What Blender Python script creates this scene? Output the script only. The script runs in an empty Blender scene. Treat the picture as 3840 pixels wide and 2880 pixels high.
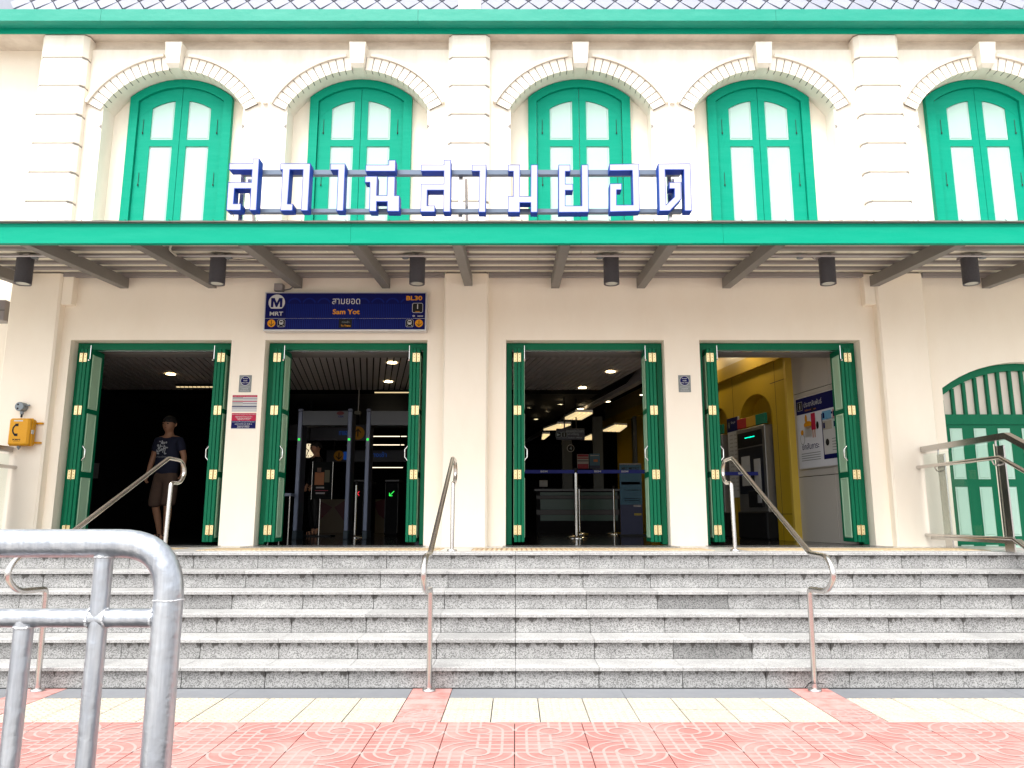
import bpy, bmesh, math, random
from mathutils import Vector, Matrix
random.seed(7)
R = math.radians
S = bpy.context.scene
COL = S.collection

# ------------------------------------------------------------------ camera, sky, sun, exposure
EYE = 1.216                      # height of the lens above the pavement
FPX, PITCH, CXP, CYP = 2814.2, 0.17414, 1933.0, 1440.0
cd = bpy.data.cameras.new('camera'); cam = bpy.data.objects.new('camera', cd); COL.objects.link(cam)
cam.location = (0, 0, EYE); cam.rotation_euler = (math.pi/2 + PITCH, 0, 0)
cd.sensor_width = 36; cd.lens = FPX/3840*36; cd.shift_x = -13/3840
cd.clip_start = 0.05; cd.clip_end = 600
S.camera = cam
wd = bpy.data.worlds.new('World'); S.world = wd; wd.use_nodes = True
nt = wd.node_tree; bg = nt.nodes['Background']
sky = nt.nodes.new('ShaderNodeTexSky'); sky.sky_type = 'NISHITA'; sky.sun_disc = False
SUN_EL, SUN_AZ = 62, 205          # high, behind the camera and a little to the left
sky.sun_elevation = R(SUN_EL); sky.sun_rotation = R(SUN_AZ); sky.dust_density = 4.0; sky.air_density = 1.0; sky.ozone_density = 1.0
hs = nt.nodes.new('ShaderNodeHueSaturation'); hs.inputs['Saturation'].default_value = 0.14   # overcast: grey cloud light
nt.links.new(sky.outputs[0], hs.inputs['Color']); nt.links.new(hs.outputs[0], bg.inputs['Color'])
bg.inputs['Strength'].default_value = 0.15
ld = bpy.data.lights.new('sun', 'SUN'); sun = bpy.data.objects.new('sun', ld); COL.objects.link(sun)
ld.energy = 1.3; ld.angle = R(35); ld.color = (1, .975, .94)
az = R(SUN_AZ)
sun.rotation_euler = Vector((math.sin(az)*math.cos(R(SUN_EL)), math.cos(az)*math.cos(R(SUN_EL)), math.sin(R(SUN_EL)))).to_track_quat('Z', 'Y').to_euler()
sun.location = (-4, -8, 15)
S.view_settings.view_transform = 'Standard'; S.view_settings.look = 'None'
S.view_settings.exposure = 1.50; S.view_settings.gamma = 1; S.view_settings.use_curve_mapping = False
S.render.engine = 'CYCLES'; S.cycles.use_denoising = True
S.cycles.max_bounces = 8; S.cycles.diffuse_bounces = 5; S.cycles.caustics_reflective = False; S.cycles.caustics_refractive = False
S.cycles.sample_clamp_indirect = 4

# ------------------------------------------------------------------ survey: photograph measurement -> metres on a known plane
_c, _s = math.cos(PITCH), math.sin(PITCH)
def ray(px, py):
    u = (px-CXP)/FPX; v = (CYP-py)/FPX
    return u, _c-v*_s, _s+v*_c
def onY(px, py, y):
    u, a, b = ray(px, py); k = y/a; return u*k, EYE+b*k
def onZ(px, py, z):
    u, a, b = ray(px, py); k = (z-EYE)/b; return u*k, a*k

# ------------------------------------------------------------------ materials
MATS = {}
def mat(name, col, rough=.6, metal=0, emit=0, noise=None, bump=None, alpha=1, spec=.5, rand=0, coat=0, trans=0, ior=1.45):
    """noise=(scale, amount, colour2[, stretch]) ; bump=(scale, strength) ; rand=per-object value spread"""
    if name in MATS: return MATS[name]
    m = bpy.data.materials.new(name); m.use_nodes = True; n = m.node_tree.nodes; l = m.node_tree.links
    b = n['Principled BSDF']; b.inputs['Roughness'].default_value = rough; b.inputs['Metallic'].default_value = metal
    b.inputs['Specular IOR Level'].default_value = spec; b.inputs['IOR'].default_value = ior
    b.inputs['Transmission Weight'].default_value = trans; b.inputs['Alpha'].default_value = alpha
    b.inputs['Coat Weight'].default_value = coat
    c4 = (*col, 1); b.inputs['Base Color'].default_value = c4
    out = None
    if emit:
        b.inputs['Emission Color'].default_value = c4; b.inputs['Emission Strength'].default_value = emit
    geo = n.new('ShaderNodeNewGeometry')
    if noise:
        t = n.new('ShaderNodeTexNoise'); t.inputs['Scale'].default_value = noise[0]; t.inputs['Detail'].default_value = 6; t.inputs['Roughness'].default_value = .65
        mp = n.new('ShaderNodeMapping'); mp.inputs['Scale'].default_value = noise[3] if len(noise) > 3 else (1, 1, 1)
        l.new(geo.outputs['Position'], mp.inputs[0]); l.new(mp.outputs[0], t.inputs['Vector'])
        r = n.new('ShaderNodeMapRange'); r.inputs[1].default_value = .42; r.inputs[2].default_value = .68; r.inputs[4].default_value = noise[1]
        l.new(t.outputs[0], r.inputs[0])
        mx = n.new('ShaderNodeMix'); mx.data_type = 'RGBA'; l.new(r.outputs[0], mx.inputs[0])
        mx.inputs[6].default_value = c4; mx.inputs[7].default_value = (*noise[2], 1); out = mx.outputs[2]
        l.new(out, b.inputs['Base Color'])
    if rand:
        oi = n.new('ShaderNodeObjectInfo'); mr = n.new('ShaderNodeMapRange'); mr.inputs[3].default_value = 1-rand; mr.inputs[4].default_value = 1+rand*.35
        l.new(oi.outputs['Random'], mr.inputs[0])
        h = n.new('ShaderNodeHueSaturation'); l.new(mr.outputs[0], h.inputs['Value'])
        if out: l.new(out, h.inputs['Color'])
        else: h.inputs['Color'].default_value = c4
        l.new(h.outputs[0], b.inputs['Base Color'])
    if bump:
        t = n.new('ShaderNodeTexNoise'); t.inputs['Scale'].default_value = bump[0]; t.inputs['Detail'].default_value = 5
        l.new(geo.outputs['Position'], t.inputs['Vector'])
        bp = n.new('ShaderNodeBump'); bp.inputs['Strength'].default_value = bump[1]; bp.inputs['Distance'].default_value = .01
        l.new(t.outputs[0], bp.inputs['Height']); l.new(bp.outputs[0], b.inputs['Normal'])
    MATS[name] = m; return m

def granite(name, base, speck, rand=.25, stain=False, rough=.55, contrast=1.0):
    m = mat(name, base, rough, rand=0); n = m.node_tree.nodes; l = m.node_tree.links; b = n['Principled BSDF']
    geo = n.new('ShaderNodeNewGeometry')
    v = n.new('ShaderNodeTexVoronoi'); v.inputs['Scale'].default_value = 165; l.new(geo.outputs['Position'], v.inputs['Vector'])
    cr = n.new('ShaderNodeValToRGB'); e = cr.color_ramp.elements
    e[0].position = .0; e[0].color = (*speck, 1); e[1].position = 1; e[1].color = (*[min(1, c*1.25) for c in base], 1)
    x = e.new(.22); x.color = (*speck, 1); x = e.new(.34); x.color = (*[c*.8 for c in base], 1); x = e.new(.6); x.color = (*base, 1)
    sx = n.new('ShaderNodeSeparateColor'); l.new(v.outputs['Color'], sx.inputs[0]); l.new(sx.outputs[0], cr.inputs[0])
    t = n.new('ShaderNodeTexNoise'); t.inputs['Scale'].default_value = 5; t.inputs['Detail'].default_value = 5; l.new(geo.outputs['Position'], t.inputs['Vector'])
    r = n.new('ShaderNodeMapRange'); r.inputs[1].default_value = .3; r.inputs[2].default_value = .7; r.inputs[3].default_value = .86; r.inputs[4].default_value = 1.1; l.new(t.outputs[0], r.inputs[0])
    oi = n.new('ShaderNodeObjectInfo'); mr = n.new('ShaderNodeFloatCurve')
    c = mr.mapping.curves[0]; c.points[0].location = (0, 1-rand*1.4); c.points[1].location = (1, 1.0)
    c.points.new(.06, 1-rand); c.points.new(.12, 1-rand*.3); mr.mapping.update(); l.new(oi.outputs['Random'], mr.inputs[1])
    mu = n.new('ShaderNodeMath'); mu.operation = 'MULTIPLY'; l.new(r.outputs[0], mu.inputs[0]); l.new(mr.outputs[0], mu.inputs[1])
    h = n.new('ShaderNodeHueSaturation'); l.new(mu.outputs[0], h.inputs['Value']); l.new(cr.outputs[0], h.inputs['Color'])
    out = h.outputs[0]
    if stain:   # black mould runs that start at the top of each slab, thickest next to its joints
        tc = n.new('ShaderNodeTexCoord'); sp = n.new('ShaderNodeSeparateXYZ'); l.new(tc.outputs['Generated'], sp.inputs[0])
        ab = n.new('ShaderNodeMath'); ab.operation = 'SUBTRACT'; ab.inputs[1].default_value = .5; l.new(sp.outputs[0], ab.inputs[0])
        a2 = n.new('ShaderNodeMath'); a2.operation = 'ABSOLUTE'; l.new(ab.outputs[0], a2.inputs[0])
        pw = n.new('ShaderNodeMapRange'); pw.inputs[1].default_value = .455; pw.inputs[2].default_value = .5; pw.inputs[3].default_value = 0; pw.inputs[4].default_value = .45; l.new(a2.outputs[0], pw.inputs[0])
        t2 = n.new('ShaderNodeTexNoise'); t2.inputs['Scale'].default_value = 14; t2.inputs['Detail'].default_value = 4
        mp = n.new('ShaderNodeMapping'); mp.inputs['Scale'].default_value = (1.6, 1, .12); l.new(geo.outputs['Position'], mp.inputs[0]); l.new(mp.outputs[0], t2.inputs['Vector'])
        n2 = n.new('ShaderNodeMapRange'); n2.inputs[1].default_value = .47; n2.inputs[2].default_value = .78; n2.inputs[3].default_value = -.05; n2.inputs[4].default_value = .5; l.new(t2.outputs[0], n2.inputs[0])
        ad = n.new('ShaderNodeMath'); ad.operation = 'ADD'; t3 = n.new('ShaderNodeTexNoise'); t3.inputs['Scale'].default_value = 2.6; l.new(geo.outputs['Position'], t3.inputs['Vector'])
        m3 = n.new('ShaderNodeMapRange'); m3.inputs[1].default_value = .46; m3.inputs[2].default_value = .66; l.new(t3.outputs[0], m3.inputs[0])
        p3 = n.new('ShaderNodeMath'); p3.operation = 'MULTIPLY'; l.new(pw.outputs[0], p3.inputs[0]); l.new(m3.outputs[0], p3.inputs[1]); l.new(p3.outputs[0], ad.inputs[0]); l.new(n2.outputs[0], ad.inputs[1])
        iv = n.new('ShaderNodeMath'); iv.operation = 'SUBTRACT'; iv.inputs[0].default_value = 1.0; l.new(sp.outputs[2], iv.inputs[1])
        cmp = n.new('ShaderNodeMath'); cmp.operation = 'SUBTRACT'; l.new(ad.outputs[0], cmp.inputs[0]); l.new(iv.outputs[0], cmp.inputs[1])
        sm = n.new('ShaderNodeMapRange'); sm.inputs[1].default_value = -.03; sm.inputs[2].default_value = .07; sm.inputs[4].default_value = .85; l.new(cmp.outputs[0], sm.inputs[0])
        mx = n.new('ShaderNodeMix'); mx.data_type = 'RGBA'; l.new(sm.outputs[0], mx.inputs[0]); l.new(out, mx.inputs[6]); mx.inputs[7].default_value = (.05, .045, .04, 1); out = mx.outputs[2]
    l.new(out, b.inputs['Base Color'])
    return m

M_WALL = mat('cream_paint', (.88, .81, .69), .75, noise=(1.3, .45, (.82, .73, .60), (1.5, 1, .6)), bump=(60, .12))
M_WALLU = mat('cream_trim_paint', (.86, .80, .70), .7, noise=(1.6, .55, (.66, .58, .47), (2.2, 1, .35)), bump=(50, .1))
M_FRZ = mat('weathered_shaded_cream', (.70, .63, .53), .8, noise=(2.2, .8, (.50, .43, .35), (1, 1, 2.5)))  # dirt and the shade under the eave are both put into this tone
M_GROOVE = mat('trim_joint_paint', (.23, .21, .185), .8)
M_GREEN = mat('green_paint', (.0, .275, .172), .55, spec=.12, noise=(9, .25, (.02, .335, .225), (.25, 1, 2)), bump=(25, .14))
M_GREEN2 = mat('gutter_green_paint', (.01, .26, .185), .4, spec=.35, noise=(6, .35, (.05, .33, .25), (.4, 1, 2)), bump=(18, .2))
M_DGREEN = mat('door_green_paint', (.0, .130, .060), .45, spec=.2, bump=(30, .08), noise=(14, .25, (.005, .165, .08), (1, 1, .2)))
M_MINT = mat('mint_panel_paint', (.40, .56, .50), .5, spec=.3, noise=(6, .3, (.44, .59, .53)))
M_SAGE = mat('pale_green_panel_paint', (.38, .60, .42), .4)
M_ROOFT = mat('lavender_slate_tile', (.235, .245, .295), .7, rand=.14, noise=(20, .35, (.20, .21, .25)))
M_TREAD = granite('honed_granite', (.33, .328, .32), (.24, .235, .23), rand=.12, rough=.5)
M_RISER = granite('speckled_granite', (.315, .312, .305), (.135, .134, .13), rand=.27, stain=True)
M_JOINT = mat('dark_joint', (.03, .028, .026), .9)
M_DKSLAB = mat('blue_grey_slab', (.16, .167, .18), .45, noise=(7, .5, (.20, .205, .215)), rand=.1)
M_LAND = mat('landing_stone', (.47, .445, .41), .3, noise=(10, .4, (.52, .49, .44)), rand=.08)
M_RED = mat('red_paving', (.36, .138, .121), .75, noise=(3.2, .95, (.43, .24, .215)), bump=(60, .12), rand=.12)
M_REDW = mat('worn_pink_paving', (.42, .24, .22), .7, noise=(9, .9, (.38, .12, .10)), bump=(60, .15), rand=.10)
M_LINE = mat('grey_grout_relief', (.33, .255, .235), .75, noise=(30, .5, (.38, .215, .19)))
M_YEL = mat('cream_tactile_paving', (.41, .38, .315), .75, noise=(7, .6, (.36, .32, .25)), rand=.12, bump=(60, .15))
M_ORN = mat('tan_guide_tile', (.34, .20, .11), .65, noise=(9, .5, (.30, .21, .14)), rand=.1)
M_STEEL = mat('brushed_steel', (.62, .59, .57), .24, 1, bump=(90, .03))
M_STEELD = mat('dark_steel_plate', (.52, .505, .49), .24, 1)
M_GALV = mat('galvanised_pipe', (.36, .385, .43), .34, .85, noise=(14, .9, (.56, .585, .62), (3, 3, .22)), bump=(30, .35))
M_WELD = mat('weld_bead', (.62, .63, .65), .5, .5, bump=(120, .9))
M_RAFT = mat('taupe_steel_paint', (.175, .165, .152), .5, noise=(5, .5, (.225, .212, .195), (1, .3, 1)))
M_PURL = mat('grey_purlin_paint', (.235, .215, .215), .35)
M_DECK = mat('cream_metal_deck', (.92, .88, .73), .5, noise=(3, .4, (.86, .81, .66)))
M_LAMP = mat('charcoal_lamp_metal', (.055, .053, .062), .55, noise=(80, .5, (.08, .078, .09)))
M_LENS = mat('lamp_lens', (.45, .47, .42), .15)
M_BLUE = mat('blue_letter_return', (.012, .055, .34), .5, spec=.1)
M_LAV = mat('pale_letter_face', (.40, .405, .475), .6, spec=.1)
M_RAILB = mat('blue_grey_rail', (.12, .155, .21), .4, .2)
M_BRASS = mat('brass', (.78, .62, .30), .30, .75, noise=(60, .8, (.86, .74, .5)))
M_BRASSD = mat('dark_brass_pin', (.30, .2, .07), .4, .8)
M_CHROME = mat('polished_steel', (.75, .74, .72), .1, 1)
M_WHITE = mat('white_print', (.50, .50, .495), .55)
M_NAVY = mat('navy_print', (.002, .004, .075), .5, spec=.15)
M_NAVYL = mat('lighter_navy_print', (.003, .012, .14), .5, spec=.15)
M_AMBER = mat('amber_print', (.62, .26, .008), .5, spec=.2)
M_BLK = mat('black_plastic', (.010, .010, .011), .45, spec=.2)
M_ALU = mat('aluminium_frame', (.62, .61, .62), .35, .6)
M_GREYP = mat('grey_print', (.19, .21, .205), .5)
M_CRIM = mat('crimson_print', (.40, .007, .045), .5, spec=.3)
M_PINK = mat('pink_print', (.50, .22, .26), .5)
M_LBLUE = mat('light_blue_print', (.12, .34, .55), .5)
M_PHONE = mat('yellow_orange_plastic', (.62, .29, .004), .35, spec=.35, noise=(30, .3, (.55, .25, .0)))
M_JBOX = mat('grey_cast_metal', (.20, .23, .25), .45, .3)
M_CEIL = mat('ceiling_strip_metal', (.60, .56, .56), .5, .1)
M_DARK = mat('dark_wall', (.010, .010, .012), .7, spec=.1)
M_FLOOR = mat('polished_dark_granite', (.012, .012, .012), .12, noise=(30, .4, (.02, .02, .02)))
M_SILL = granite('sill_granite', (.13, .125, .12), (.04, .04, .04), rand=.1, rough=.25)
M_YWALL = mat('ochre_panel', (.50, .33, .012), .45, noise=(3, .3, (.44, .28, .01)))
M_GWALL = mat('warm_grey_panel', (.47, .44, .40), .42)
M_CLK = mat('clock_face', (.9, .75, .5), .5, emit=.35)
M_LIGHT = mat('warm_light', (1, .80, .45), .5, emit=4.5)
M_PANELL = mat('warm_light_panel', (1, .78, .42), .5, emit=.30)
M_LED_G = mat('green_led', (.03, .7, .08), .5, emit=.55)
M_LED_R = mat('red_led', (.8, .02, .04), .5, emit=.5)
M_SKIN = mat('skin', (.40, .20, .12), .55, noise=(12, .3, (.45, .24, .15)))
M_HAIR = mat('black_hair', (.01, .009, .009), .6)
M_SHIRT = mat('navy_cotton', (.010, .013, .035), .85, bump=(40, .3))
M_SHORT = mat('brown_cotton', (.10, .060, .042), .9, bump=(30, .5), noise=(15, .5, (.07, .04, .03)))
M_GATE = mat('blue_grey_gate', (.16, .19, .27), .45)
M_GLASS = mat('green_tint_glass', (.92, .98, .95), .02, trans=1, ior=1.12, spec=.4)
M_RUBBER = mat('dark_wire', (.03, .03, .03), .7)

# ------------------------------------------------------------------ mesh builder
LOC = {}
class MB:
    def __init__(s): s.v = []; s.f = []; s.m = []; s.mats = []; s.sm = []
    def mi(s, m):
        if m not in s.mats: s.mats.append(m)
        return s.mats.index(m)
    def add(s, vs, fs, m, smooth=False, M=None):
        b = len(s.v)
        s.v += [tuple(M @ Vector(v)) if M else tuple(v) for v in vs]
        i = s.mi(m)
        for f in fs: s.f.append([b+k for k in f]); s.m.append(i); s.sm.append(smooth)
        return s
    def box(s, x0, x1, y0, y1, z0, z1, m, c=0, M=None):
        if c <= 0:
            v = [(x, y, z) for z in (z0, z1) for y in (y0, y1) for x in (x0, x1)]
            f = [(0, 2, 3, 1), (4, 5, 7, 6), (0, 1, 5, 4), (2, 6, 7, 3), (0, 4, 6, 2), (1, 3, 7, 5)]
            return s.add(v, f, m, M=M)
        v = []; f = []   # chamfered box
        for sx, X in ((1, x0), (-1, x1)):
            for sy, Y in ((1, y0), (-1, y1)):
                for sz, Z in ((1, z0), (-1, z1)):
                    v += [(X, Y+sy*c, Z+sz*c), (X+sx*c, Y, Z+sz*c), (X+sx*c, Y+sy*c, Z)]
        def k(i, j, l, a): return ((i*2+j)*2+l)*3+a
        f += [[k(i, 0, 0, 0), k(i, 0, 1, 0), k(i, 1, 1, 0), k(i, 1, 0, 0)] for i in (0, 1)]
        f += [[k(0, j, 0, 1), k(1, j, 0, 1), k(1, j, 1, 1), k(0, j, 1, 1)] for j in (0, 1)]
        f += [[k(0, 0, l, 2), k(0, 1, l, 2), k(1, 1, l, 2), k(1, 0, l, 2)] for l in (0, 1)]
        f += [[k(i, j, 0, 0), k(i, j, 1, 0), k(i, j, 1, 1), k(i, j, 0, 1)] for i in (0, 1) for j in (0, 1)]
        f += [[k(i, 0, l, 0), k(i, 1, l, 0), k(i, 1, l, 2), k(i, 0, l, 2)] for i in (0, 1) for l in (0, 1)]
        f += [[k(0, j, l, 1), k(1, j, l, 1), k(1, j, l, 2), k(0, j, l, 2)] for j in (0, 1) for l in (0, 1)]
        f += [[k(i, j, l, 0), k(i, j, l, 1), k(i, j, l, 2)] for i in (0, 1) for j in (0, 1) for l in (0, 1)]
        return s.add(v, f, m, M=M)
    def prism(s, pts, y0, y1, m, M=None, mf=None):      # outline in XZ pushed along Y ; mf = material of the y0 face
        n = len(pts)
        v = [(x, y0, z) for x, z in pts]+[(x, y1, z) for x, z in pts]
        s.add(v, [[n+i for i in range(n)]]+[[i, (i+1) % n, n+(i+1) % n, n+i] for i in range(n)], m, M=M)
        s.add(v[:n], [list(range(n))], mf or m, M=M)
        return s
    def prismX(s, pts, x0, x1, m, M=None):               # outline in YZ pushed along X
        n = len(pts)
        v = [(x0, y, z) for y, z in pts]+[(x1, y, z) for y, z in pts]
        return s.add(v, [list(range(n)), [n+i for i in range(n)]]+[[i, (i+1) % n, n+(i+1) % n, n+i] for i in range(n)], m, M=M)
    def tube(s, pts, r, m, seg=12, caps=True, M=None, smooth=True):
        P = [Vector(p) for p in pts]; n = len(P); v = []; up = None
        for i, p in enumerate(P):
            t = (P[min(i+1, n-1)]-P[max(i-1, 0)]).normalized()
            if up is None:
                up = Vector((0, 0, 1)) if abs(t.z) < .9 else Vector((1, 0, 0))
            a = (up-t*up.dot(t)).normalized(); b = t.cross(a); up = a
            rr = r[i] if isinstance(r, (list, tuple)) else r
            v += [p+a*math.cos(2*math.pi*k/seg)*rr+b*math.sin(2*math.pi*k/seg)*rr for k in range(seg)]
        f = [[i*seg+k, i*seg+(k+1) % seg, (i+1)*seg+(k+1) % seg, (i+1)*seg+k] for i in range(n-1) for k in range(seg)]
        s.add(v, f, m, smooth, M)
        if caps:
            s.add(v[:seg], [list(range(seg))[::-1]], m, False, M); s.add(v[-seg:], [list(range(seg))], m, False, M)
        return s
    def cyl(s, x, y, z0, z1, r, m, seg=20, M=None): return s.tube([(x, y, z0), (x, y, z1)], r, m, seg, M=M)
    def disc(s, cx, cz, r, y, m, seg=28, a0=0, a1=360, M=None, r0=0, cut=None):     # flat disc / ring facing -Y
        n = seg; v = []
        for i in range(n+1):
            a = R(a0+(a1-a0)*i/n); z = r*math.sin(a)
            if cut is not None: z = max(z, cut)
            v.append((cx+r*math.cos(a), y, cz+z))
            v.append((cx+r0*math.cos(a), y, cz+r0*math.sin(a)))
        return s.add(v, [[2*i, 2*i+2, 2*i+3, 2*i+1] for i in range(n)], m, M=M)
    def text(s, body, cx, cz, h, y, m, w=None, bold=0, M=None, align='C'):
        c = bpy.data.curves.new('t', 'FONT'); c.body = body; c.offset = bold; c.resolution_u = 3; c.fill_mode = 'FRONT' if hasattr(c, 'fill_mode') else c.fill_mode
        o = bpy.data.objects.new('t', c); me = bpy.data.meshes.new_from_object(o)
        if not me.vertices: return s
        xs = [v.co.x for v in me.vertices]; ys = [v.co.y for v in me.vertices]
        bw, bh = max(xs)-min(xs), max(ys)-min(ys); k = h/bh; kx = (w/bw) if w else k
        ox = (min(xs)+max(xs))/2 if align == 'C' else min(xs)
        vs = [(cx+(v.co.x-ox)*kx, y, cz+(v.co.y-(min(ys)+max(ys))/2)*k) for v in me.vertices]
        s.add(vs, [list(p.vertices) for p in me.polygons], m, M=M)
        bpy.data.objects.remove(o); bpy.data.curves.remove(c); bpy.data.meshes.remove(me); return s
    def mesh(s, name, origin=None):
        if origin is None:
            xs, ys, zs = zip(*s.v); origin = ((min(xs)+max(xs))/2, (min(ys)+max(ys))/2, min(zs))
        s.origin = origin
        me = bpy.data.meshes.new(name)
        me.from_pydata([(x-origin[0], y-origin[1], z-origin[2]) for x, y, z in s.v], [], s.f)
        for m in s.mats: me.materials.append(m)
        me.polygons.foreach_set('material_index', s.m); me.polygons.foreach_set('use_smooth', s.sm)
        bm = bmesh.new(); bm.from_mesh(me); bmesh.ops.recalc_face_normals(bm, faces=bm.faces) if len(bm.faces) < 60000 else None
        bm.to_mesh(me); bm.free(); me.update()
        return me
    def build(s, name, parent=None, origin=None, **k):
        me = s.mesh(name, origin); return place(name, me, s.origin, parent, **k)
    def local(s, name, parent, bevel=0):                  # vertices already in the parent's own frame
        me = s.mesh(name, (0, 0, 0)); o = bpy.data.objects.new(name, me); COL.objects.link(o); o.parent = parent; return o

def place(name, me, loc, parent=None, label=None, cat=None, group=None, kind=None, rz=0):
    o = bpy.data.objects.new(name, me); COL.objects.link(o); LOC[o.name] = Vector(loc)
    o.location = Vector(loc)-(LOC[parent.name] if parent else Vector((0, 0, 0)))
    if parent: o.parent = parent
    if rz: o.rotation_euler.z = rz
    if label: o['label'] = label
    if cat: o['category'] = cat
    if group: o['group'] = group
    if kind: o['kind'] = kind
    return o
def empty(name, loc, label=None, cat=None, group=None, kind=None, rz=0, parent=None):
    return place(name, None, loc, parent, label, cat, group, kind, rz)
def arc(cx, cz, r, a0, a1, n): return [(cx+r*math.cos(R(a0+(a1-a0)*i/n)), cz+r*math.sin(R(a0+(a1-a0)*i/n))) for i in range(n+1)]

# ================================================================== GROUND
W = 8.6            # front plane of the station wall
LZ = .883          # landing level
RISE, GO, N0 = .147, .2995, 7.145
RY = N0-5*GO+.03   # foot of the lowest riser
MB().box(-80, 80, -90, 40, -.3, -.045, mat('street_concrete', (.40, .37, .34), .8, noise=(.8, .6, (.33, .31, .29)))).build('ground', kind='structure')
pv = MB().box(-6.2, 6.2, .6, RY+.2, -.04, -.012, M_JOINT).build('pavement', kind='structure')
def red_tile(flip, base):
    b = MB(); T = .3875; g = .0022; X0, X1 = g, T-g
    b.box(X0, X1, X0, X1, -.012, 0, base)
    def P(u, v): u = 1-u if flip else u; return (u*T, v*T)
    w = .0072
    def line(u0, v0, u1, v1, wd=w):
        a, c = Vector(P(u0, v0)), Vector(P(u1, v1)); d = (c-a).normalized(); nn = Vector((-d.y, d.x))*wd
        zz = .0006 if abs(d.y) < .5 else .0011
        b.add([(*(a+nn), zz), (*(c+nn), zz), (*(c-nn), zz), (*(a-nn), zz)], [(0, 1, 2, 3)], M_LINE)
    def cur(cu, cv, r, a0, a1, n=9, wd=w, zz=.0016):
        pr = []
        for i in range(n+1):
            a = R(a0+(a1-a0)*i/n)
            pr.append([P(cu+(r+q)*math.cos(a), cv+(r+q)*math.sin(a)) for q in (-wd/T, wd/T)])
        for i in range(n):
            b.add([(*pr[i][0], zz), (*pr[i][1], zz), (*pr[i+1][1], zz), (*pr[i+1][0], zz)], [(0, 1, 2, 3)], M_LINE)
    E0, E1 = .012, .988
    cur(.5, .5, 1/6, 0, 360, 20, .0085, .0021)
    cur(.5, .5, 1/3, 90, 180); cur(.5, .5, 1/3, 270, 360)
    cur(.5, .5, .488, 90, 180, 11); cur(.5, .5, .488, 270, 360, 11)
    line(.5, .667, .5, E1); line(.5, E0, .5, .333)
    for u in (.667, .833): line(u, .5, u, E1); line(1-u, E0, 1-u, .5)
    line(E0, .5, .333, .5, .0095); line(.667, .5, E1, .5, .0095)
    for v in (.667, .833): line(.5, v, E1, v, .0095); line(E0, 1-v, .5, 1-v, .0095)
    line(E0, .016, E1, .016, .0035)
    return b.mesh('paving_tile', (0, 0, 0))
RT = [[red_tile(f, m) for f in (0, 1)] for m in (M_RED, M_REDW)]
YR = RY-.90        # back edge of the red paving
for r in range(7):
    for c in range(-11, 12):
        x, y = -.006+c*.3995, YR-(r+1)*.3875
        o = place('paving_tile', RT[0][(c+r) % 2], (x+.001, y, 0), pv); o.scale.x = 1.03
# tactile strip with gaps at each handrail foot
def blister():
    b = MB(); g = .0034; b.box(g, .3-g, g, .3-g, -.012, 0, M_YEL)
    for i in range(6):
        for j in range(6):
            x, y = .025+.05*i, .025+.05*j
            n = 8; v = [(x+.016*math.cos(6.283*k/n), y+.016*math.sin(6.283*k/n), 0) for k in range(n)]+[(x+.010*math.cos(6.283*k/n), y+.010*math.sin(6.283*k/n), .0045) for k in range(n)]
            b.add(v, [[k, (k+1) % n, n+(k+1) % n, n+k] for k in range(n)]+[[n+k for k in range(n)]], mat('worn_tactile_stud', (.37, .31, .23), .75, noise=(11, .8, (.42, .38, .31))))
    return b.mesh('tactile_tile', (0, 0, 0))
TT = blister()
posts = [-3.37, -.61, 2.11, 4.86]
gaps = [(-3.49, -3.205), (-.735, -.45), (1.95, 2.235), (4.72, 5.0)]
spans = [(-5.9, -3.49), (-3.205, -.735), (-.45, 1.95), (2.235, 4.72)]
for a, b_ in spans:
    n = round((b_-a)/.3); st = (b_-a)/n
    for i in range(n):
        for j in range(2):
            o = place('tactile_tile', TT, (a+i*st, YR+j*.3+.001+random.uniform(-.001, .001), random.uniform(-.0015, .001)), pv); o.scale.x = st/.3
    m = max(1, round((b_-a)/1.2)); st = (b_-a)/m
    for i in range(m):
        MB().box(a+i*st+.0015, a+(i+1)*st-.0015, YR+.604, RY-.012, -.015, -.001, M_DKSLAB).build('edge_slab', pv)
for a, b_ in gaps:
    for r in range(3):
        y = YR+.002+r*.296
        me = RT[1][r % 2] if r == 0 else None
        if me:
            o = place('paving_tile', me, (a+.002, y, .0), pv); o.scale = ((b_-a-.004)/.3875, .293/.3875, 1)
        else:
            MB().box(a+.003, b_-.003, y+.002, y+.294, -.012, 0, M_REDW).build('paving_tile', pv)

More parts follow.
